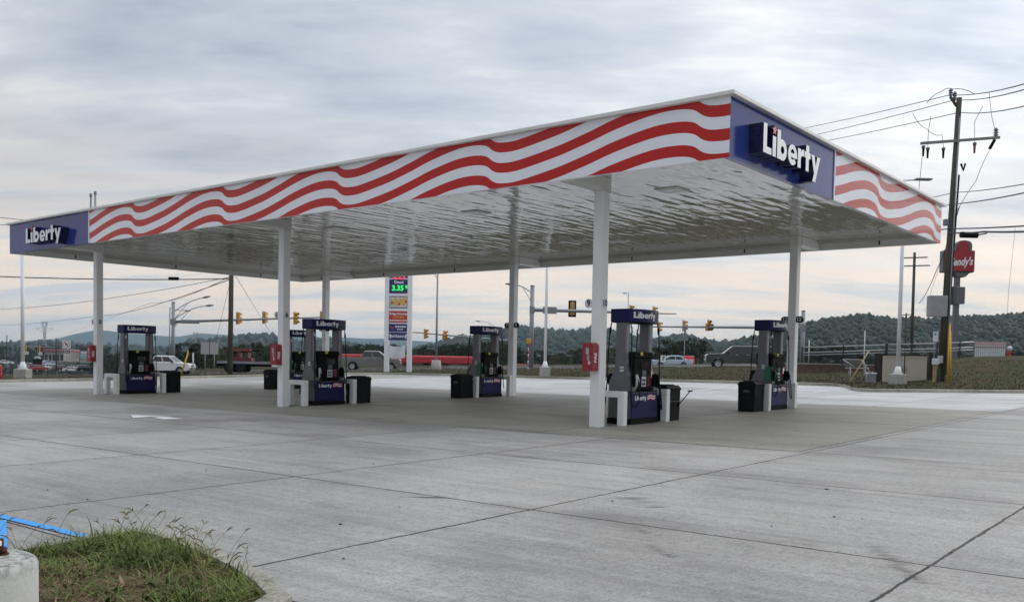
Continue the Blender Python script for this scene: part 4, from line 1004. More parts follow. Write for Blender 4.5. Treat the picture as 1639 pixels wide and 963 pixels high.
# gold emblem, lettering not legible in the photograph: gold strokes in a dark frame
b = MB(); b.box((X(637), -.14, Z(484)), (X(652)-X(623), .03, .98), mat('emblem_dark', (.05, .03, .03), .5), 0, .02); b.box((X(637), -.15, Z(484)), (X(651)-X(624), .03, .84), KEYW)
rg = random.Random(4)
for q in range(9):
    x = X(625.5+q*2.85); b.box((x, -.166, Z(484)+rg.uniform(-.05, .08)), (.095, .012, rg.uniform(.50, .76)), GOLD, 0); b.box((x+.06, -.17, Z(484)+rg.uniform(-.25, .25)), (.17, .012, .16), GOLD if q % 4 else SIGNR)
b.build('gold_emblem', t)
panel(516.5, 498, SIGNR, 'red_panel', (('Krispy Krunchy', .235, 502.5, FACEW, 0), ('CHICKEN', .21, 507.8, GOLD, 0)))
b = MB()
for q in range(8): b.box((X(624.5+q*3.5), -.157, Z(513)), (.13, .008, .10), FACEW)
b.build('small_print', t)
panel(531, 518.5, SIGNB, 'blue_panel'); b = MB(); b.box((X(627), -.157, Z(524.5)), (.24, .008, .14), SIGNR)
for q in range(5): b.box((X(633.5+q*3.6), -.157, Z(522.8)), (.14, .008, .12), FACEW)
for q in range(3): b.box((X(636.5+q*3.6), -.157, Z(527)), (.13, .008, .08), FACEW)
b.build('small_print', t)
panel(544.5, 532, SIGNB, 'entrance_panel', (('ENTRANCE', .27, 538.5, FACEW, 0),))
b = MB()
for u in (624, 650): b.prism([(X(u)-.03, Z(542)), (X(u)+.03, Z(542)), (X(u)+.03, Z(537.5)), (X(u)+.10, Z(537.5)), (X(u), Z(534)), (X(u)-.10, Z(537.5)), (X(u)-.03, Z(537.5))], 1, -.165, -.157, FACEW)
b.build('arrow', t)
# cloth banner tied between the posts
b = MB(); nx_, nz_ = 14, 8; vs = []
for i in range(nx_+1):
    for j in range(nz_+1):
        s, q = i/nx_, j/nz_; vs.append((X(621)+(X(649.5)-X(621))*s, -.20+.05*math.sin(s*9+q*3), Z(552.5)+(Z(572)-Z(552.5))*q-.10*math.sin(math.pi*s)*(1-q*.3)+.02*math.sin(s*14)))
b.add(vs, [(i*(nz_+1)+j, (i+1)*(nz_+1)+j, (i+1)*(nz_+1)+j+1, i*(nz_+1)+j+1) for i in range(nx_) for j in range(nz_)], mat('banner_cloth', (.72, .72, .78), .8, var=.04), True)
bn = b.build('cloth_banner', None, PY, HEAD-.12, fix=False); tag(bn, 'white cloth banner tied between the posts of the price sign', 'banner')

# ================================================================ buildings beyond the road
REDAWN = mat('awning_red', (.50, .03, .045), .45, var=.08); WALLB = mat('brown_wall', (.13, .085, .06), .85, var=.2); DARKW = mat('dark_shopfront', (.02, .02, .022), .2)
def building(name, label, cat, u0, u1, vt, vb, D, depth, wall, band=None, vband=None, face=0, wins=0):
    A, B_ = at(u0, vb, D), at(u1, vb, D); w_ = (B_-A).length; h = (vb-vt)*D/F; t = thing(name, label, cat, ((A+B_)/2)-Vector((0, 0, .4)), HEAD+face)
    b = MB(); b.box((0, depth/2, h/2), (w_, depth, h), wall); b.build('wall', t)
    if band:
        hb = (vband-vt)*D/F; b = MB(); b.box((0, depth/2-.2, h-hb/2+.02), (w_+.6, depth+1.0, hb), band, 0, .1); b.build('roof_band', t)
    b = MB(); b.box((0, depth/2, h+.08), (w_+.1, depth+.1, .12), GREYP); b.build('roof', t)
    for q in range(wins):
        b = MB(); b.box((-w_/2+w_*(q+.5)/wins, -.01, h*.33), (w_/wins*.72, .06, h*.5), DARKW); b.build('shop_window', t)
    return t
def forecourt_roof(label, u0, u1, vt, vb, vg, D, depth, m, ncol=4):
    A, B_ = at(u0, vt, D), at(u1, vt, D); w_ = (B_-A).length; h = (vg-vt)*D/F; t = thing('red_canopy', label, 'canopy', ((A+B_)/2)-Vector((0, 0, h)), HEAD)
    th = (vb-vt)*D/F; b = MB(); b.prism([(.25, h), (.06, h-.12), (0, h-.3), (0, h-th+.05), (.1, h-th), (depth, h-th), (depth, h)], 0, -w_/2, w_/2, m); b.box((0, -.02, h-th+.10), (w_, .06, .12), mat('awning_edge', (.30, .02, .03), .5)) ; b.build('awning', t)
    b = MB()
    for q in range(ncol):
        b = MB(); x = -w_/2+w_*(q+.5)/ncol; b.box((x, depth/2, (h-th)/2), (.9, .9, h-th), mat('canopy_pier', (.12, .07, .05), .8)); b.build('pier', t)
forecourt_roof('long bright red awning roof beyond the road behind the price sign', 538, 757, 568, 580.5, 597, 138, 8, REDAWN, 7)
forecourt_roof('short red awning roof behind the thick signal mast', 822, 870, 583, 593, 600, 132, 6, REDAWN, 3)
building('store_building', 'low brown shop behind the long red awning', 'shop', 560, 765, 573, 598, 152, 10, WALLB, None, None, 0, 6)
b = MB(); P = at(1095, 588, 118); b.box((0, 0, .55), (2.4, 2, 1.3), REDP, 0, .2); b.tube([(-1.2, 0, 1.25), (1.2, 0, 1.25)], .25, REDP); tag(b.build('red_bin', None, P, HEAD), 'red container behind the pale blue car', 'container')
building('store_building', 'pale store with a red sign band in the far left lot', 'shop', 71, 102, 557.5, 577, 420, 15, mat('pale_wall', (.36, .33, .31), .8), mat('store_band', (.34, .10, .11), .6), 561.5, 0, 5)
building('store_building', 'low teal roofed building right of the no turn sign', 'shop', 108, 128, 566, 579, 440, 12, mat('teal_wall', (.15, .17, .17), .8), mat('teal_roof', (.10, .22, .24), .6), 572, 0, 3)
building('store_building', 'small white canopy by the leftmost extinguisher box', 'shop', 129, 142, 560.5, 565, 430, 8, mat('white_wall', (.6, .62, .64), .6))
P = at(60, 594, 265); t = thing('round_sign', 'round white sign with a dark emblem above the far lot', 'sign', P, HEAD)
b = MB(); b.box((0, 0, 1.4), (2.0, .6, 3.0), BLACK, 0, .05); b.build('plinth', t); t.scale = (1.25, 1.25, 1.25); b = MB(); b.M = frame((0, -.05, 2.8), (1, 0, 0), (0, 0, 1))
b.prism(arc(0, -.1, .80, 0, 180, 14), 2, -.12, .12, KEYW); b.prism(arc(0, -.05, .42, 0, 180, 12), 2, .12, .135, GREYP); b.prism([(-.3, .16), (0, .02), (.3, .16), (.3, .24), (0, .10), (-.3, .24)], 2, .135, .15, KEYW); b.M = Matrix(); b.build('dome', t)
def span_signal(u, v, D, label):
    P = at(u, v, D); t = thing('distant_signal', label, 'traffic signal', P, HEAD+.3, 'small signals above the far left lot'); b = MB(); lens_head(b, 0, 0, 1.3); b.build('housing', t)
    b = MB(); b.box((.3, -.2, -.75), (.7, .05, .55), KEYW); b.build('plate', t)
span_signal(40, 558, 170, 'small signal with white plate right of the left lamp pole'); span_signal(62, 559, 170, 'small signal with white plate left of the pale store')
P = at(90, 594, 170); b = MB(); b.tube([(0, 0, 0), (0, 0, (594-541)*170/F)], [.14, .10], BARK, 8); A = at(25, 554, 172)-P; b.tube([(0, 0, (594-556)*170/F), tuple(A)], .06, GALV, 6); tag(b.build('signal_pole', None, P), 'dark slim pole carrying the small signals at far left', 'pole')
# red post cut by the left edge
P = at(-1, 607, 50); t = thing('red_post', 'stout red post on the verge at the far left edge', 'post', P); b = MB(); b.tube([(0, 0, -.1), (0, 0, .62)], .14, REDP, 12); b.build('barrel', t); b = MB(); b.tube([(0, 0, .62), (0, 0, .66)], .18, REDP, 12); b.ball((0, 0, .68), .13, REDP, 10); b.build('bonnet', t)
b = MB(); b.tube([(-.24, 0, .45), (.24, 0, .45)], .06, REDP, 8); b.build('nozzle_cap', t)

# ================================================================ utility poles
def ins(b, p, s=1, m=None):
    p = Vector(p)
    for k in range(3): b.tube([tuple(p+Vector((0, 0, k*.11*s))), tuple(p+Vector((0, 0, k*.11*s+.05*s)))], .10*s, m or INSUL, 10)
    b.tube([tuple(p-Vector((0, 0, .12*s))), tuple(p+Vector((0, 0, .34*s)))], .05*s, m or INSUL, 8)
UD = 50
def up(u, v, D=UD): return at(u, v, D)
ub = up(1505, 617); ut = up(1535.5, 157); t = thing('utility_pole', 'tall weathered utility pole with crossarm and switches at right', 'utility pole', ub)
R0 = lambda q: tuple(q-ub)
b = MB(); b.tube([R0(ub-Vector((0, 0, .3))), R0(ub+(ut-ub)*.5), R0(ut)], [.20, .17, .14], POLEW, 14); b.build('pole', t)
b = MB(); A, B_ = up(1471, 231), up(1597, 221.5); d = (B_-A); b.M = frame((A+B_)/2-ub+Vector((0, 0, 0))-Vector((fh.x, fh.y, 0))*.2, d, (0, 0, 1)); b.box((0, 0, 0), (d.length, .14, .11), mat('crossarm_grey', (.23, .22, .21), .8)); b.M = Matrix(); b.build('crossarm', t)
b = MB(); b.tube([R0(up(1531, 170)), R0(up(1521, 155))], .08, POLEW, 8); b.build('top_bracket', t)
for p in ((1521.5, 153), (1528, 158)): b = MB(); ins(b, R0(up(*p)), 1.1); b.build('insulator', t)
for p in ((1478, 237), (1485, 240), (1510, 240), (1560, 232)): 
    b = MB(); q = up(*p); b.tube([R0(q), R0(q-Vector((0, 0, .45)))], [.07, .05], BLACK if p[0] != 1560 else mat('fuse_red', (.15, .04, .035), .5), 8); b.tube([R0(q+Vector((0, 0, .12))), R0(q)], .1, INSUL, 8); b.build('fuse_cutout', t)
b = MB(); ins(b, R0(up(1594, 217)), 1.2); b.tube([R0(up(1592, 224)), R0(up(1584, 238))], .09, BLACK, 8); b.build('insulator', t)
b = MB(); b.tube([R0(up(1538, 262)), R0(up(1542, 273)), R0(up(1545, 262))], .06, BLACK, 8); b.build('hook_bracket', t)
b = MB(); b.tube([R0(up(1533, 190)-Vector((fh.x, fh.y, 0))*.2), R0(up(1511, 600)-Vector((fh.x, fh.y, 0))*.22)], .035, GALV, 6); b.tube([R0(up(1535, 280)), R0(up(1512, 600))], .05, BLACK, 6); b.build('conduit', t)
b = MB(); c_ = (up(1483, 474)+up(1509, 507))/2; q = c_-Vector((fh.x, fh.y, 0))*.28; dd = .6
b.box(R0(q), (.92, .5, 1.13), mat('cabinet_grey', (.30, .31, .32), .45), HEAD, .02); b.build('meter_cabinet', t)
b = MB(); b.box(R0(up(1528, 473)), (.30, .25, 1.0), mat('closure_box', (.10, .10, .10), .5), HEAD, .03); b.build('equipment_box', t); b = MB(); b.box(R0(up(1514, 356)), (.25, .25, .35), INSUL, HEAD, .03); b.build('equipment_box', t)
b = MB(); b.ball(R0(up(1523, 388)), .01, BLACK, 6)
# timber pole left
def wood_pole(label, u0, v0, u1, v1, D, r, arms=()):
    A = at(u0, v0, D); B_ = at(u1, v1, D); t = thing('utility_pole', label, 'utility pole', A); b = MB(); b.tube([(0, 0, -.4), tuple(B_-A)], [r, r*.75], POLEW, 12); b.build('pole', t)
    for (a, v, c, v2) in arms:
        P, Q = at(a, v, D), at(c, v2, D); b = MB(); b.M = frame((P+Q)/2-A-Vector((fh.x, fh.y, 0))*.2, Q-P, (0, 0, 1)); b.box((0, 0, 0), ((Q-P).length, .13, .12), POLEW); n_ = 4
        for k in range(n_): b.tube([(-(Q-P).length*(.46-.307*k), 0, .06), (-(Q-P).length*(.46-.307*k), 0, .30)], .05, INSUL, 6)
        b.M = Matrix(); b.build('crossarm', t)
    return t
wood_pole('timber utility pole rising behind the canopy left of column 5 and 6', 368, 601, 371.5, 352, 62, .18)
wood_pole('distant utility pole with two crossarms left of the red sign', 1458, 590, 1464, 404, 108, .20, ((1446, 413, 1483, 412), (1446, 426, 1487, 425)))
wood_pole('short far utility pole behind the white lamp pole at right', 1449, 590, 1450.5, 501, 150, .18, ((1443, 504, 1460, 503),))
wood_pole('small far pole with lamp left of the far store', 11, 575, 11, 536, 260, .16)
def lattice(label, u, vt, vb, D, wpx):
    P = at(u, vb, D); h = (vb-vt)*D/F; w_ = wpx*D/F; t = thing('transmission_tower', label, 'transmission tower', P, HEAD); b = MB(); r = .16*D/900
    def T(a, c): b.tube([a, c], r, GALV, 4, False)
    lv = [(0, w_*.5), (.35, w_*.30), (.62, w_*.26), (1.0, w_*.62)]
    for (z0, a0), (z1, a1) in zip(lv, lv[1:]):
        for sx in (-1, 1):
            for sy in (-.4, .4): T((sx*a0/2, sy*a0, z0*h), (sx*a1/2, sy*a1*.6, z1*h))
        for sy in (-.4, .4):
            T((-a0/2, sy*a0, z0*h), (a1/2, sy*a1*.6, z1*h)); T((a0/2, sy*a0, z0*h), (-a1/2, sy*a1*.6, z1*h)); T((-a1/2, sy*a1*.6, z1*h), (a1/2, sy*a1*.6, z1*h))
    T((-w_*1.15, 0, h*.80), (w_*1.15, 0, h*.80)); T((-w_*.4, 0, h*.97), (w_*.4, 0, h*.97))
    for sx in (-1, 1): T((sx*w_*1.15, 0, h*.80), (sx*w_*.3, 0, h*.68)); T((sx*w_*1.0, 0, h*.80), (sx*w_*1.0, 0, h*.74))
    b.build('lattice', t)
lattice('steel lattice transmission tower on the left skyline', 71.5, 515, 566, 900, 12)
lattice('smaller lattice transmission tower behind the signal mast', 313, 532, 570, 1000, 11)
# ---- cables
def cable(pts, r, label, sag=.0):
    P = [Vector(p) for p in pts]; out = []
    for a, c in zip(P, P[1:]):
        for k in range(9 if a is not P[-2] else 10):
            q = k/9; o = a+(c-a)*q; o.z -= sag*4*q*(1-q); out.append(o)
    b = MB(); b.tube([tuple(o) for o in out], r, CABLE, 5, False); return tag(b.build('overhead_cable'), label, 'cable', 'overhead cables')
cable([at(-60, 440, 58), at(371, 446, 62)], .035, 'thick black cable running left from the timber pole', .15)
cable([at(-40, 495, 120), at(371, 443, 62)], .02, 'thin cable falling left from the timber pole, upper one', .6)
cable([at(-40, 521, 300), at(160, 505, 180), at(371, 446, 62)], .03, 'thin cable falling left from the timber pole, lower one', .6)
cable([at(73, 545, 880), at(240, 485, 120), at(371, 441, 62)], .02, 'thin cable from the timber pole toward the far tower', .5)
cable([at(371, 440, 62), at(342, 560, 110)], .015, 'fine drop cable left of the timber pole'); cable([at(371, 432, 62), at(450, 560, 95)], .015, 'fine guy cable right of the timber pole')
cable([at(-40, 344, 60), at(75, 356, 61)], .02, 'thin cable above the left canopy corner, upper one'); cable([at(-40, 358, 60), at(30, 361, 61)], .02, 'thin cable above the left canopy corner, lower one')
P = at(278, 445.8, 60.5); b = MB(); b.tube([tuple(-rh*.32), tuple(rh*.32)], .11, BLACK, 10); tag(b.build('cable_splice', None, P), 'black splice case hanging on the left cable', 'splice case')
for (a, m_, c, lb_) in (((1180, 223, 110), (1521, 152, UD), (1720, 108, 26), 'top conductor over the right utility pole'), ((1180, 240, 110), (1529, 160, UD), (1720, 116, 26), 'second conductor over the right utility pole'), ((1180, 248, 110), (1536, 180, UD), (1720, 146, 26), 'third conductor over the right utility pole')):
    cable([at(*a), at(*m_), at(*c)], .022, lb_, .25)
cable([at(1400, 331, 80), at(1528, 308, UD), at(1720, 279, 26)], .02, 'conductor below the crossarm crossing the right edge, upper one', .1); cable([at(1400, 347, 80), at(1523, 327, UD), at(1720, 290, 26)], .026, 'conductor below the crossarm crossing the right edge, lower one', .1)
cable([at(1400, 377, 80), at(1520, 366, UD), at(1720, 356, 30)], .035, 'heavy black cable at the height of the canopy edge, upper one', .05); cable([at(1518, 372, UD), at(1575, 371, 42), at(1720, 366, 30)], .045, 'heavy black cable at the height of the canopy edge, lower one', .05)
P = at(1551, 376, 46); b = MB(); b.tube([tuple(-rh*.42), tuple(rh*.42)], .15, BLACK, 10); b.tube([tuple(rh*.42), tuple(rh*.9+Vector((0, 0, .1)))], .03, BLACK, 6); tag(b.build('cable_splice', None, P), 'black splice case hanging beside the right utility pole', 'splice case')
cable([up(1536, 330), at(1500, 430, 60), at(1471, 485, 80)], .025, 'slack cable from the right pole down to the distant pole', .3); cable([up(1531, 340), at(1480, 500, 90)], .012, 'fine guy cable from the right pole')
cable([up(1477, 242), up(1468, 330)], .014, 'fine wire dropping from the left crossarm end'); cable([up(1584, 240), up(1562, 290), up(1528, 345)], .014, 'fine wire dropping from the right crossarm end', -.1)
cable([up(1461, 182), up(1483, 206), up(1508, 216), up(1511, 236)], .014, 'looped jumper wire left of the pole top, outer one', .15); cable([up(1490, 186), up(1486, 210), up(1485, 236)], .014, 'looped jumper wire left of the pole top, inner one')
cable([up(1573, 170), up(1560, 195), up(1560, 230)], .014, 'jumper wire right of the pole top, inner one'); cable([up(1583, 148), up(1587, 185), up(1594, 214)], .014, 'jumper wire right of the pole top, outer one')
cable([up(1483, 166), up(1505, 148), up(1525, 143), up(1560, 151)], .018, 'arched jumper over the pole top', -.12)
cable([at(1625, 365, 70), at(1614, 470, 74), at(1609, 560, 76)], .012, 'fine vertical wire near the right edge')

# ================================================================ right verge furniture
# restaurant sign
D = 92; P = at(1529, 592, D); t = thing('restaurant_sign', 'red restaurant sign with white script on a dark pole behind the utility pole', 'restaurant sign', P, HEAD-.1); k = D/F; X = lambda u: (u-1529)*k; Z = lambda v: (592-v)*k
SR = mat('restaurant_red', (.36, .012, .025), .35); SGR = mat('sign_return_grey', (.14, .14, .145), .5)
b = MB(); b.box((X(1526), 0, Z(445)/2-.2), (.5, .4, Z(445)+.4), SGR); b.build('pole', t)
b = MB(); b.box((X(1526), .2, Z(419.5)), (X(1550)-X(1502), 1.0, Z(402.5)-Z(437)), SGR, 0, .04); b.prism([(X(1520.5), Z(402)), (X(1545), Z(402)), (X(1545), Z(393))]+arc((X(1520.5)+X(1545))/2, Z(394.5), (X(1545)-X(1520.5))/2, 8, 172, 10, 1)[0:0]+[(X(1542), Z(388.5)), (X(1535), Z(386.5)), (X(1527), Z(387)), (X(1521), Z(392))], 1, -.38, .78, SGR); b.prism([(X(1521), Z(437)), (X(1544), Z(437)), (X(1537), Z(444)), (X(1524), Z(444))], 1, -.3, .7, SGR); b.build('cabinet', t)
b = MB(); b.box((X(1526.5), -.42, Z(419.5)), (X(1549)-X(1503.5), .05, Z(404)-Z(435.5)), SR, 0, .01); b.prism([(X(1522), Z(404)), (X(1540), Z(404)), (X(1540), Z(394)), (X(1537), Z(389.5)), (X(1531), Z(388)), (X(1525), Z(390)), (X(1522), Z(395))], 1, -.445, -.39, SR); fp = b.build('red_face', t)
me = text_mesh("Wendy's", 1.05, FACEW, .02, .035)
for v in me.vertices: v.co.x += v.co.y*.22; v.co.x *= .70
b = MB(); mesh_into(b, me, frame((X(1526), -.455, Z(421)), (1, 0, .05), (0, 0, 1))); b.build('lettering', fp)
b = MB(); b.box((X(1531), -.2, Z(473.5)), (.72, .5, Z(460)-Z(487)), SGR, 0, .03); b.build('reader_board', t)
# dumpster enclosure
D = 52; A = at(1402, 615, D); B_ = at(1491, 616, D); w_ = (B_-A).length; h = 2.05; t = thing('bin_enclosure', 'dark brown bin enclosure with beige corrugated gates at right', 'bin enclosure', (A+B_)/2-Vector((0, 0, .3)), HEAD-.38)
DB = mat('enclosure_brown', (.030, .016, .014), .7, var=.25); BG = mat('beige_gate', (.54, .50, .41), .5, var=.06, scale=.7)
for sx in (-1, 1): b = MB(); b.box((sx*(w_/2-.16), 1.6, h/2), (.32, 3.3, h), DB); b.build('side_wall', t)
b = MB(); b.box((0, 3.2, h/2), (w_-.66, .25, h-.02), DB); b.build('rear_wall', t)
for sx in (-1, 1):
    b = MB(); gw = (w_-.9)/2; n_ = 14
    for q in range(n_):
        x = sx*.03+sx*(q+.5)*gw/n_; b.box((x, -.10+(.02 if q % 2 else 0), 1.17), (gw/n_*.98, .03, 1.46), BG)
    b.box((sx*(gw/2+.03), -.13, 1.89), (gw, .05, .06), BG); b.box((sx*(gw/2+.03), -.13, .45), (gw, .05, .06), BG); g_ = b.build('gate', t)
    b = MB(); b.box((sx*.09, -.15, 1.2), (.04, .05, .28), GREYP); b.build('gate_handle', g_)
# brick wall and railing
D = 74; A = at(1258, 602, D); B_ = at(1404, 602, D); L_ = (B_-A).length; t = thing('retaining_wall', 'low red brown brick wall under the black railing', 'brick wall', (A+B_)/2-Vector((0, 0, .5)), math.atan2((B_-A).y, (B_-A).x))
b = MB(); b.box((0, .2, .72), (L_, .4, 1.44), BRICK); b.build('brickwork', t); b = MB(); b.box((0, .2, 1.48), (L_+.06, .5, .08), CONCB); b.build('coping', t)
BLKR = mat('railing_black', (.02, .022, .026), .5); top0 = at(1300, 582, D).z
def railing(label, u0, u1, vt0, vt1, D0, D1, zfoot, pick=True):
    A, B_ = at(u0, vt0, D0), at(u1, vt1, D1); L_ = Vector((B_.x-A.x, B_.y-A.y)).length; t = thing('railing', label, 'railing', (A.x, A.y, 0), math.atan2(B_.y-A.y, B_.x-A.x)); za, zb_ = A.z, B_.z
    zf = lambda s: za+(zb_-za)*s/L_
    for off in (0, -.42, -.62): b = MB(); b.tube([(0, 0, za+off), (L_, 0, zb_+off)], .045 if off != -.62 else .03, LTGREY, 6); b.build('rail', t)
    n_ = max(2, int(L_/2.4))
    for q in range(n_+1): b = MB(); s = L_*q/n_; b.box((s, 0, (zf(s)+.05+zfoot)/2), (.10, .10, zf(s)+.05-zfoot), BLKR); b.build('post', t)
    if pick:
        b = MB(); n_ = int(L_/.22)
        for q in range(n_): s = L_*(q+.5)/n_; b.box((s, .02, (zf(s)-.62+zfoot)/2), (.022, .022, zf(s)-.62-zfoot), BLKR)
        b.build('picket_panel', t)
railing('black picket railing with silver rails on the brick wall', 1284, 1418, 556, 551.5, D, D-2, top0)
railing('black picket railing with silver rails behind the bin enclosure', 1420, 1500, 551, 549.5, D-2, D-3, top0+.1)
railing('plain silver railing between the utility pole and the slatted board', 1512, 1560, 549, 547, D-2, D, top0+.5, False)
P = at(1584, 575, D-1); t = thing('slatted_board', 'white slatted board with a pink top rail on the bank at right', 'board', P, HEAD)
b = MB()
for q in range(15): b.box((-1.14+q*.163, 0, .68), (.12, .03, 1.1), KEYW)
b.box((0, .03, .25), (2.5, .05, .08), LTGREY); b.build('slat_panel', t); b = MB(); b.box((0, -.02, 1.28), (2.5, .06, .22), mat('pink_rail', (.52, .36, .40), .6)); b.box((0, -.02, .98), (2.45, .05, .12), mat('pink_rail_dark', (.40, .28, .31), .6)); b.build('top_rail', t)
b = MB(); [b.box((x, .06, .3), (.08, .08, 2.0), GREYP) for x in (-1.2, 1.2)]; b.build('post', t)
P = at(1615, 575, D-1); b = MB(); b.box((0, 0, .3), (.3, .2, .7), REDP, HEAD, .05); b.ball((0, 0, .85), .22, KEYW, 10); b.tube([(-.3, 0, .1), (.3, 0, .6)], .05, BLACK, 6); tag(b.build('utility_marker', None, P), 'small red and white marker on the bank near the right edge', 'marker')
# clutter left of the enclosure
D = 50; P = at(1373, 603, D); t = thing('folding_stand', 'grey metal stand with a tilted top beside the bin enclosure', 'metal stand', P, HEAD); b = MB()
for x in (-.5, .45): b.tube([(x, -.2, -.3), (x*.8, 0, .58)], .022, LTGREY, 6); b.tube([(x, .35, -.2), (x*.8, 0, .58)], .022, LTGREY, 6)
b.build('leg', t); b = MB(); b.add([(-.85, 0, .93), (.15, 0, .93), (.55, .6, .52), (-.45, .6, .52), (-.85, 0, .97), (.15, 0, .97), (.55, .6, .56), (-.45, .6, .56)], [(0, 1, 2, 3), (4, 7, 6, 5), (0, 4, 5, 1), (1, 5, 6, 2), (2, 6, 7, 3), (3, 7, 4, 0)], LTGREY)
b.tube([(-.85, 0, .95), (-.1, -.05, .45)], .025, LTGREY, 6); b.tube([(.15, 0, .95), (.75, -.05, .1)], .025, LTGREY, 6); b.tube([(-.7, 0, .47), (.6, 0, .47)], .025, LTGREY, 6); b.build('tilted_top', t)
A, B_ = at(1359, 613, D-.5), at(1391, 561, D+.5); b = MB(); b.tube([tuple(A-A), tuple(B_-A)], .035, WOODY, 6); tag(b.build('timber_prop', None, A), 'pale timber prop leaning across the metal stand', 'timber prop')
P = at(1393, 614, D+1); t = thing('utility_cabinet', 'small grey cabinet with a white lid left of the bin enclosure', 'cabinet', P, HEAD); b = MB(); b.box((0, 0, .2), (.46, .4, .7), GREYP, 0, .02); b.build('body', t); b = MB(); b.box((0, 0, .58), (.54, .48, .09), KEYW, 0, .02); b.build('lid', t)
for u, v0, v1, m, lb_, r, D_ in ((1382, 600, 530, KEYW, 'thin white marker post behind the metal stand', .035, 66), (1294, 583, 545, KEYW, 'short white post behind the railing at right', .05, 76)):
    P = at(u, v0, D_); b = MB(); b.tube([(0, 0, 0), (0, 0, (v0-v1)*D_/F)], r, m, 8); b.ball((0, 0, (v0-v1)*D_/F), r*1.2, m, 8); tag(b.build('marker_post', None, P), lb_, 'post')
for (a, c, lb_) in (((1516, 613), (1520.5, 518), 'yellow guy guard leaning right of the utility pole, left one'), ((1521.5, 613), (1521, 530), 'yellow guy guard leaning right of the utility pole, right one')):
    A, B_ = at(*a, UD-.4), at(*c, UD-.4); b = MB(); b.tube([(0, 0, 0), tuple(B_-A)], .045, YGUARD, 8); b.tube([tuple((B_-A)*.99), tuple((B_-A)*1.03)], .03, GALV, 6); tag(b.build('guy_guard', None, A), lb_, 'guy guard', 'yellow guy guards')
A, B_ = at(288.5, 604, 60), at(302.5, 560, 60); b = MB(); b.tube([(0, 0, 0), tuple(B_-A)], .05, YGUARD, 8); b.box(tuple(B_-A+Vector((rh.x*.15, rh.y*.15, 0))), (.28, .25, .28), BLACK, HEAD, .03); tag(b.build('guy_guard', None, A), 'yellow guy guard with a black box in front of the white pickup', 'guy guard', 'yellow guy guards')
P = at(309, 600, 64); b = MB(); b.tube([(0, 0, 0), (0, 0, 1.5)], .05, KEYW, 8); b.tube([(0, 0, 1.5), (0, 0, 1.56)], .065, KEYW, 8); tag(b.build('marker_post', None, P), 'white marker post at the nose of the white pickup', 'post')
P = at(1496, 617, UD-.2); t = thing('meter_pedestal', 'timber meter pedestal with white meter boxes left of the utility pole', 'meter pedestal', P, HEAD); b = MB(); b.box((-.05, 0, .6), (.12, .12, 1.5), WOODY); b.box((.22, 0, .6), (.10, .1, 1.4), BARK); b.build('post', t)
b = MB(); b.box((-.05, -.1, 1.3), (.34, .18, .34), KEYW, 0, .03); b.box((.2, -.1, 1.42), (.24, .16, .40), LTGREY, 0, .02); b.build('meter_box', t); b = MB(); b.tube([(-.1, 0, 1.4), (-.1, 0, 2.75)], .035, GALV, 6); b.box((-.08, -.06, 2.65), (.26, .05, .55), KEYW); b.box((-.1, -.09, 2.78), (.10, .02, .12), mat('blue_mark', (.05, .25, .45), .5)); b.build('riser_sign', t)

# ================================================================ trees, hills, mountains
def leaf_cluster(b, c, r, n, size, m, rg, sq=1.0):
    for _ in range(n):
        d = Vector((rg.gauss(0, 1), rg.gauss(0, 1), rg.gauss(0, 1))).normalized()*r*rg.random()**.45; p = Vector(c)+Vector((d.x, d.y, d.z*sq))
        a = Vector((rg.gauss(0, 1), rg.gauss(0, 1), rg.gauss(0, .7))).normalized(); e = a.cross(Vector((rg.gauss(0, 1), rg.gauss(0, 1), rg.gauss(0, 1)))).normalized(); s = size*rg.uniform(.6, 1.3)
        b.add([tuple(p-a*s), tuple(p-e*s*.7), tuple(p+a*s), tuple(p+e*s*.7)], [(0, 1, 2, 3)], m)
def make_tree(label, H, W, leaf, seed, shape='round'):
    rg = random.Random(seed); t = thing('broadleaf_tree' if shape == 'round' else 'conifer_tree', label, 'tree', group='trees beyond the road')
    b = MB(); b.tube([(0, 0, -.5), (.05, 0, H*.3), (0, .08, H*.62), (.05, 0, H*.85)], [W*.045, W*.035, W*.02, W*.006], BARK, 8); cl = []
    for q in range(26):
        if shape == 'round':
            ph = rg.uniform(0, 6.28); zf = rg.uniform(.16, .97); rr = W*.42*math.sin(math.pi*(.12+.80*zf))**.7*rg.uniform(.35, 1.0)
        else: ph = rg.uniform(0, 6.28); zf = rg.uniform(.05, .98); rr = W*.40*(1.03-zf)*rg.uniform(.3, 1)
        c = (rr*math.cos(ph), rr*math.sin(ph), H*zf); cl.append((c, W*rg.uniform(.10, .19)*(1 if shape == 'round' else (1.1-zf)+.25)))
        if q % 2 == 0: z0 = max(H*.15, c[2]-H*.18); b.tube([(0, 0, z0), (c[0]*.6, c[1]*.6, (z0+c[2])/2+.2), c], [W*.016, W*.01, W*.004], BARK, 5, False)
    b.build('trunk', t); b = MB()
    for c, r in cl: leaf_cluster(b, c, r, 60, W*.030, leaf, rg, .8)
    b.build('crown', t, fix=False); return t
protos = [make_tree('dark green broadleaf tree in the belt beyond the road', 9, 8, LEAF_D, 1), make_tree('olive green broadleaf tree in the belt beyond the road', 8, 8.5, LEAF_M, 2), make_tree('yellowish green low tree in the belt beyond the road', 5.5, 7, LEAF_Y, 3), make_tree('dark pointed conifer in the belt beyond the road', 10, 5, LEAF_D, 4, 'conifer')]
used = [False]*4; rg = random.Random(21)
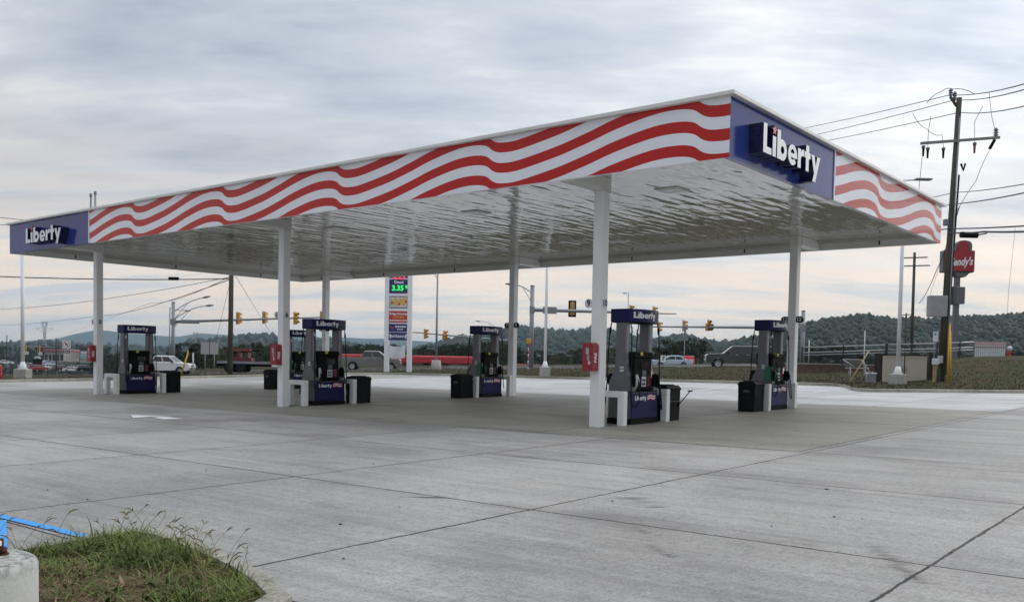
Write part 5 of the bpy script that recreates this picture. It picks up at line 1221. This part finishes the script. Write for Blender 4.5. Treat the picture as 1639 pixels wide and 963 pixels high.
# (u, top v, D, kind)
TR = []
def belt(u0, u1, step, vt, D0, D1, kinds, jit=4):
    u = u0
    while u < u1:
        TR.append((u+rg.uniform(-step*.3, step*.3), vt+rg.uniform(-jit, jit), rg.uniform(D0, D1), rg.choice(kinds))); u += step
belt(-30, 175, 11, 553, 500, 620, (0, 0, 1, 3), 4); belt(160, 345, 13, 565, 180, 240, (0, 0, 1)); belt(290, 460, 12, 575, 120, 165, (1, 2, 1, 0), 5)
belt(430, 560, 12, 566, 175, 230, (0, 0, 1)); belt(540, 625, 13, 551, 175, 215, (0, 1, 0), 4); belt(655, 720, 14, 560, 180, 240, (0, 0, 1)); belt(715, 830, 12, 551, 170, 210, (0, 1, 0), 6); belt(560, 780, 14, 580, 160, 175, (0, 1))
belt(815, 905, 13, 566, 165, 200, (1, 0, 1), 6); belt(870, 965, 12, 573, 150, 200, (2, 1, 2), 4); belt(955, 1075, 13, 561, 150, 190, (1, 2, 1), 5); belt(1070, 1125, 10, 576, 130, 150, (0, 1)); belt(1240, 1420, 14, 578, 140, 190, (0, 1), 4); belt(1400, 1660, 15, 571, 150, 220, (0, 1, 0), 5)
HT = [9, 8, 5.5, 10]
for u, vt, D, kd in TR:
    o = protos[kd] if not used[kd] else copy_tree(protos[kd]); used[kd] = True
    P = at(u, 590, D); z = terr(P.x, P.y); top = at(u, vt, D).z; s = max(.45, min(2.2, (top-z)/HT[kd])); o.location = (P.x, P.y, z-.1)
    o.scale = (min(s, 1.5)*rg.uniform(.9, 1.2), min(s, 1.5)*rg.uniform(.9, 1.2), s); o.rotation_euler = (0, 0, rg.uniform(0, 6.28))
# low scrub that fills the ground beyond the road
b = MB(); rg = random.Random(9)
for q in range(900):
    a = rg.uniform(-.58, .58); r = rg.uniform(185 if a > -.25 else 160, 380); x, y = frompolar(a, r)
    if a < -.40: continue; z = terr_pol(a, r)
    leaf_cluster(b, (x, y, z+.6), rg.uniform(1.0, 2.6), 16, .5, rg.choice((LEAF_D, LEAF_M, LEAF_D)), rg, .6)
tag(b.build('undergrowth', fix=False), 'scrub and undergrowth on the low ground beyond the road', kind='stuff')
ico = bmesh.new(); bmesh.ops.create_icosphere(ico, subdivisions=1, radius=1); ico.verts.index_update(); IV = [v.co.copy() for v in ico.verts]; IF = [[v.index for v in f.verts] for f in ico.faces]; ico.free()
def blob(b, c, r, m, rg, sq):
    sd_ = rg.uniform(0, 99); vs = []
    for v in IV: k = 1+.38*mnoise.noise(v*1.7+Vector((sd_, 0, 0)))+.22*mnoise.noise(v*4+Vector((0, sd_, 0))); vs.append((c[0]+v.x*r*k, c[1]+v.y*r*k, c[2]+v.z*r*k*sq))
    b.add(vs, IF, m, True)
def hill(name, label, prof, D, m, foot=.72, crown=None, step=6, base=-14, seed=1, rough=1.0):
    rg = random.Random(seed); us = []; u = prof[0][0]
    while u <= prof[-1][0]: us.append(u); u += step
    T = [0, .15, .3, .45, .6, .75, .88, 1.0, 1.12, 1.4]; b = MB(); vs = []
    zs = {}
    for u in us:
        v = lerp_tab(prof, u); zt_ = at(u, v, D).z+rough*D/900*mnoise.noise(Vector((u*.02, seed, 0)))*3
        for tt in T:
            d = D*(foot+(1-foot)*tt); P = at(u, 580, d); z = base+(zt_-base)*(math.sin(min(tt, 1)*math.pi/2)**1.2 if tt <= 1 else max(0, 1-(tt-1)*2.2)) + (rough*D/900*4*mnoise.noise(Vector((P.x/D*22, P.y/D*22, seed))) if .1 < tt < 1 else 0); vs.append((P.x, P.y, z)); zs[u, tt] = z
    n_ = len(T); b.add(vs, [(i*n_+j, (i+1)*n_+j, (i+1)*n_+j+1, i*n_+j+1) for i in range(len(us)-1) for j in range(n_-1)], m, True)
    tag(b.build(name, fix=False), label, kind='structure')
    if crown:
        r0, cnt = crown; b = MB()
        for q in range(cnt):
            u = rg.uniform(us[0], us[-1]); i = min(len(us)-2, int((u-us[0])/step)); tt = rg.uniform(.15, 1.03) if q % 3 else rg.uniform(.9, 1.02)
            j = max(jj for jj in range(len(T)) if T[jj] <= tt); f = (tt-T[j])/(T[j+1]-T[j]) if j+1 < len(T) else 0
            z = (zs[us[i], T[j]]*(1-f)+zs[us[i], T[min(j+1, len(T)-1)]]*f); d = D*(foot+(1-foot)*tt); P = at(u, 580, d); blob(b, (P.x, P.y, z), r0*rg.choice((.5, .7, .9, 1.0, 1.1, 1.5)), m, rg, rg.uniform(.95, 1.5))
        tag(b.build('woods', fix=False), 'wooded slope, '+label, kind='stuff')
def far_mat(name, c1, c2, s):
    t = NT(name); b = t.b; n = t.noise(t.pos(), s, 6, .7); t.l(t.mix(t.ramp(n, [(.3, 0), (.7, 1)]), c1, c2), b.inputs['Base Color']); b.inputs['Roughness'].default_value = 1; b.inputs['Specular IOR Level'].default_value = 0; return t.m
MTN = far_mat('mountain_forest', (.030, .045, .030), (.05, .06, .04), .002)
hill('mountain', 'blue mountain range far behind the left half', [(-250, 548), (-100, 545), (0, 547.5), (40, 546), (66, 543), (95, 541), (125, 533), (150, 528.5), (165, 529.5), (200, 534), (250, 536.5), (290, 537.5), (322, 533), (350, 535), (390, 538), (430, 538.5), (460, 536.5), (500, 539), (560, 540), (620, 543), (690, 547), (760, 552), (900, 556)], 5000, MTN, .8, None, 10, -40, 3, .5)
hill('mountain', 'pale mountain far behind the right rear pump', [(880, 565), (1020, 556), (1060, 552), (1090, 545), (1120, 542.5), (1145, 546), (1180, 549), (1300, 560)], 4800, MTN, .8, None, 10, -40, 5, .5)
hill('hill', 'dark rounded hill left of the middle front column', [(-250, 566), (0, 556), (60, 553), (130, 557), (230, 562), (270, 558), (300, 551), (340, 549), (380, 542), (420, 543), (450, 548), (500, 552), (560, 556), (640, 562), (700, 566)], 1500, FARWOOD, .6, (5, 2600), 8, -14, 7)
hill('hill', 'wooded hill between the price sign and the nearest column', [(560, 570), (640, 564), (690, 556), (720, 551), (760, 545), (800, 538), (830, 531), (860, 534), (890, 537), (920, 533), (950, 531.5), (980, 537), (1010, 545), (1040, 549), (1070, 546), (1100, 546), (1130, 551), (1170, 556), (1250, 566)], 1250, FARWOOD, .55, (4.2, 4200), 8, -14, 9)
hill('hill', 'near wooded hill at right', [(1020, 580), (1090, 570), (1130, 561), (1165, 554), (1190, 547), (1220, 539), (1260, 530), (1300, 521), (1350, 515.5), (1400, 516), (1440, 516.5), (1500, 517), (1560, 513.5), (1600, 512), (1639, 510), (1750, 500), (1900, 498)], 640, FARWOOD, .5, (1.9, 9500), 6, -12, 11)
# ================================================================ air
hz = MB(); hz.box((CAM.x+fh.x*2400, CAM.y+fh.y*2400, 55), (11400, 11400, 292), WHITE)
HZM = bpy.data.materials.new('haze'); HZM.use_nodes = True; hn = HZM.node_tree; hn.nodes.clear(); ho = hn.nodes.new('ShaderNodeOutputMaterial'); hv = hn.nodes.new('ShaderNodeVolumePrincipled')
hv.inputs['Color'].default_value = (.58, .80, 1.0, 1); hv.inputs['Density'].default_value = HAZE; hv.inputs['Anisotropy'].default_value = .2; hn.links.new(hv.outputs[0], ho.inputs['Volume'])
hz.mats = [HZM]; o = hz.build('haze'); tag(o, kind='stuff'); o.display_type = 'WIRE'
SKYOFF = (1.0, 2.0, 0)
# ================================================================ sky and light
w = bpy.data.worlds.new('World'); sc.world = w; w.use_nodes = True; nt = w.node_tree; nt.nodes.clear()
def N(t, **k):
    nd = nt.nodes.new(t)
    for a, v in k.items(): setattr(nd, a, v)
    return nd
def L(a, b): nt.links.new(a, b)
def MT(op, a, b=0.0):
    nd = N('ShaderNodeMath', operation=op)
    for s, v in zip(nd.inputs, (a, b)):
        if isinstance(v, bpy.types.NodeSocket): L(v, s)
        else: s.default_value = v
    return nd.outputs[0]
def RP(f, stops):
    nd = N('ShaderNodeValToRGB'); L(f, nd.inputs[0])
    while len(nd.color_ramp.elements) < len(stops): nd.color_ramp.elements.new(.5)
    for e, (p, c) in zip(nd.color_ramp.elements, stops): e.position = p; e.color = (*c, 1) if hasattr(c, '__len__') else (c, c, c, 1)
    return nd.outputs[0]
def MX(f, a, b, mode='MIX'):
    nd = N('ShaderNodeMix', data_type='RGBA', blend_type=mode)
    for s, v in ((nd.inputs[0], f), (nd.inputs[6], a), (nd.inputs[7], b)):
        if isinstance(v, bpy.types.NodeSocket): L(v, s)
        else: s.default_value = v if not hasattr(v, '__len__') else (*v, 1)
    return nd.outputs[2]
sd = ((fh*math.cos(rad(46))+rh*math.sin(rad(46)))*math.cos(rad(19))+Vector((0, 0, math.sin(rad(19))))).normalized(); sun_el = math.asin(sd.z); sun_az = math.atan2(sd.x, sd.y)
sky = N('ShaderNodeTexSky', sky_type='NISHITA'); sky.sun_disc = False; sky.sun_elevation = sun_el; sky.sun_rotation = sun_az
bgs = N('ShaderNodeBackground'); L(sky.outputs[0], bgs.inputs[0]); bgs.inputs[1].default_value = .08
tc = N('ShaderNodeTexCoord'); D = tc.outputs['Generated']
sx = N('ShaderNodeSeparateXYZ'); L(D, sx.inputs[0])
def dot(vec):
    nd = N('ShaderNodeVectorMath', operation='DOT_PRODUCT'); L(D, nd.inputs[0]); nd.inputs[1].default_value = vec; return nd.outputs['Value']
el = MT('MAXIMUM', sx.outputs[2], 0.0)
# cloud layer seen in perspective: project the direction on a plane overhead, in view-aligned axes
den = MT('ADD', el, .16)
cx_ = MT('DIVIDE', dot(tuple(rh)), den); cy_ = MT('DIVIDE', dot(tuple(fh)), den)
cb = N('ShaderNodeCombineXYZ'); L(cx_, cb.inputs[0]); L(cy_, cb.inputs[1])
def NZ(scale, detail, rough, loc, sc_=(1, 1, 1), dist=.4, rot=0):
    mp = N('ShaderNodeMapping'); L(cb.outputs[0], mp.inputs[0]); mp.inputs['Location'].default_value = loc; mp.inputs['Scale'].default_value = sc_; mp.inputs['Rotation'].default_value = (0, 0, rot)
    nz = N('ShaderNodeTexNoise'); L(mp.outputs[0], nz.inputs['Vector']); nz.inputs['Scale'].default_value = scale; nz.inputs['Detail'].default_value = detail
    nz.inputs['Roughness'].default_value = rough; nz.inputs['Distortion'].default_value = dist; return nz.outputs['Fac']
n1 = NZ(.8, 6, .52, SKYOFF, (.75, 1.1, 1), .15, .25); n2 = NZ(2.9, 8, .62, (4.2, 1.3, 0), (.6, 1.4, 1), .2, .2); n3 = NZ(.42, 3, .5, (2.0, 8.1, 0))
thick = MT('ADD', MT('MULTIPLY', n1, .64), MT('ADD', MT('MULTIPLY', n2, .30), MT('MULTIPLY', n3, .06)))
cloud = RP(thick, [(.37, (1.0, .98, .94)), (.425, (.82, .84, .86)), (.475, (.65, .69, .75)), (.525, (.55, .60, .68)), (.585, (.40, .46, .55))])
# the sun stands behind the cloud up to the right: the deck is brighter round it
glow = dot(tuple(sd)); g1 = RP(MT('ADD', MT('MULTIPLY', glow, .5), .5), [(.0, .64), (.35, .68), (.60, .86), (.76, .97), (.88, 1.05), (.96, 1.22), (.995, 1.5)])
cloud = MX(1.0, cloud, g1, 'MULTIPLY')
# breaks near the horizon show a pale peach band
band = RP(el, [(.0, .9), (.05, .9), (.10, .7), (.17, .3), (.26, 0.0)])
nb = NZ(2.2, 6, .58, (9, 2, 0), (.5, 1.7, 1), .3)
peach = RP(nb, [(.38, (.70, .69, .70)), (.47, (.94, .82, .71)), (.58, (1.10, .87, .68))])
cloud = MX(band, cloud, peach)
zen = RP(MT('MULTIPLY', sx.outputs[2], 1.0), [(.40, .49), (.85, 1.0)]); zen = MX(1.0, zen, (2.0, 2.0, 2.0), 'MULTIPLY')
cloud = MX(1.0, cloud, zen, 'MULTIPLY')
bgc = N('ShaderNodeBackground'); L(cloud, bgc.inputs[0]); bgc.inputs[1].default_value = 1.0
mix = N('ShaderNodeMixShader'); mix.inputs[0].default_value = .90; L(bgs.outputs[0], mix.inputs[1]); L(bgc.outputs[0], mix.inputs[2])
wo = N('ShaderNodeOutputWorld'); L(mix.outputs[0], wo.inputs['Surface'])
sl = bpy.data.lights.new('sun', 'SUN'); sl.energy = .7; sl.angle = rad(18); sl.color = (1, .92, .82)
so = bpy.data.objects.new('sun', sl); COL.objects.link(so); so.rotation_euler = (-sd).to_track_quat('-Z', 'Y').to_euler()
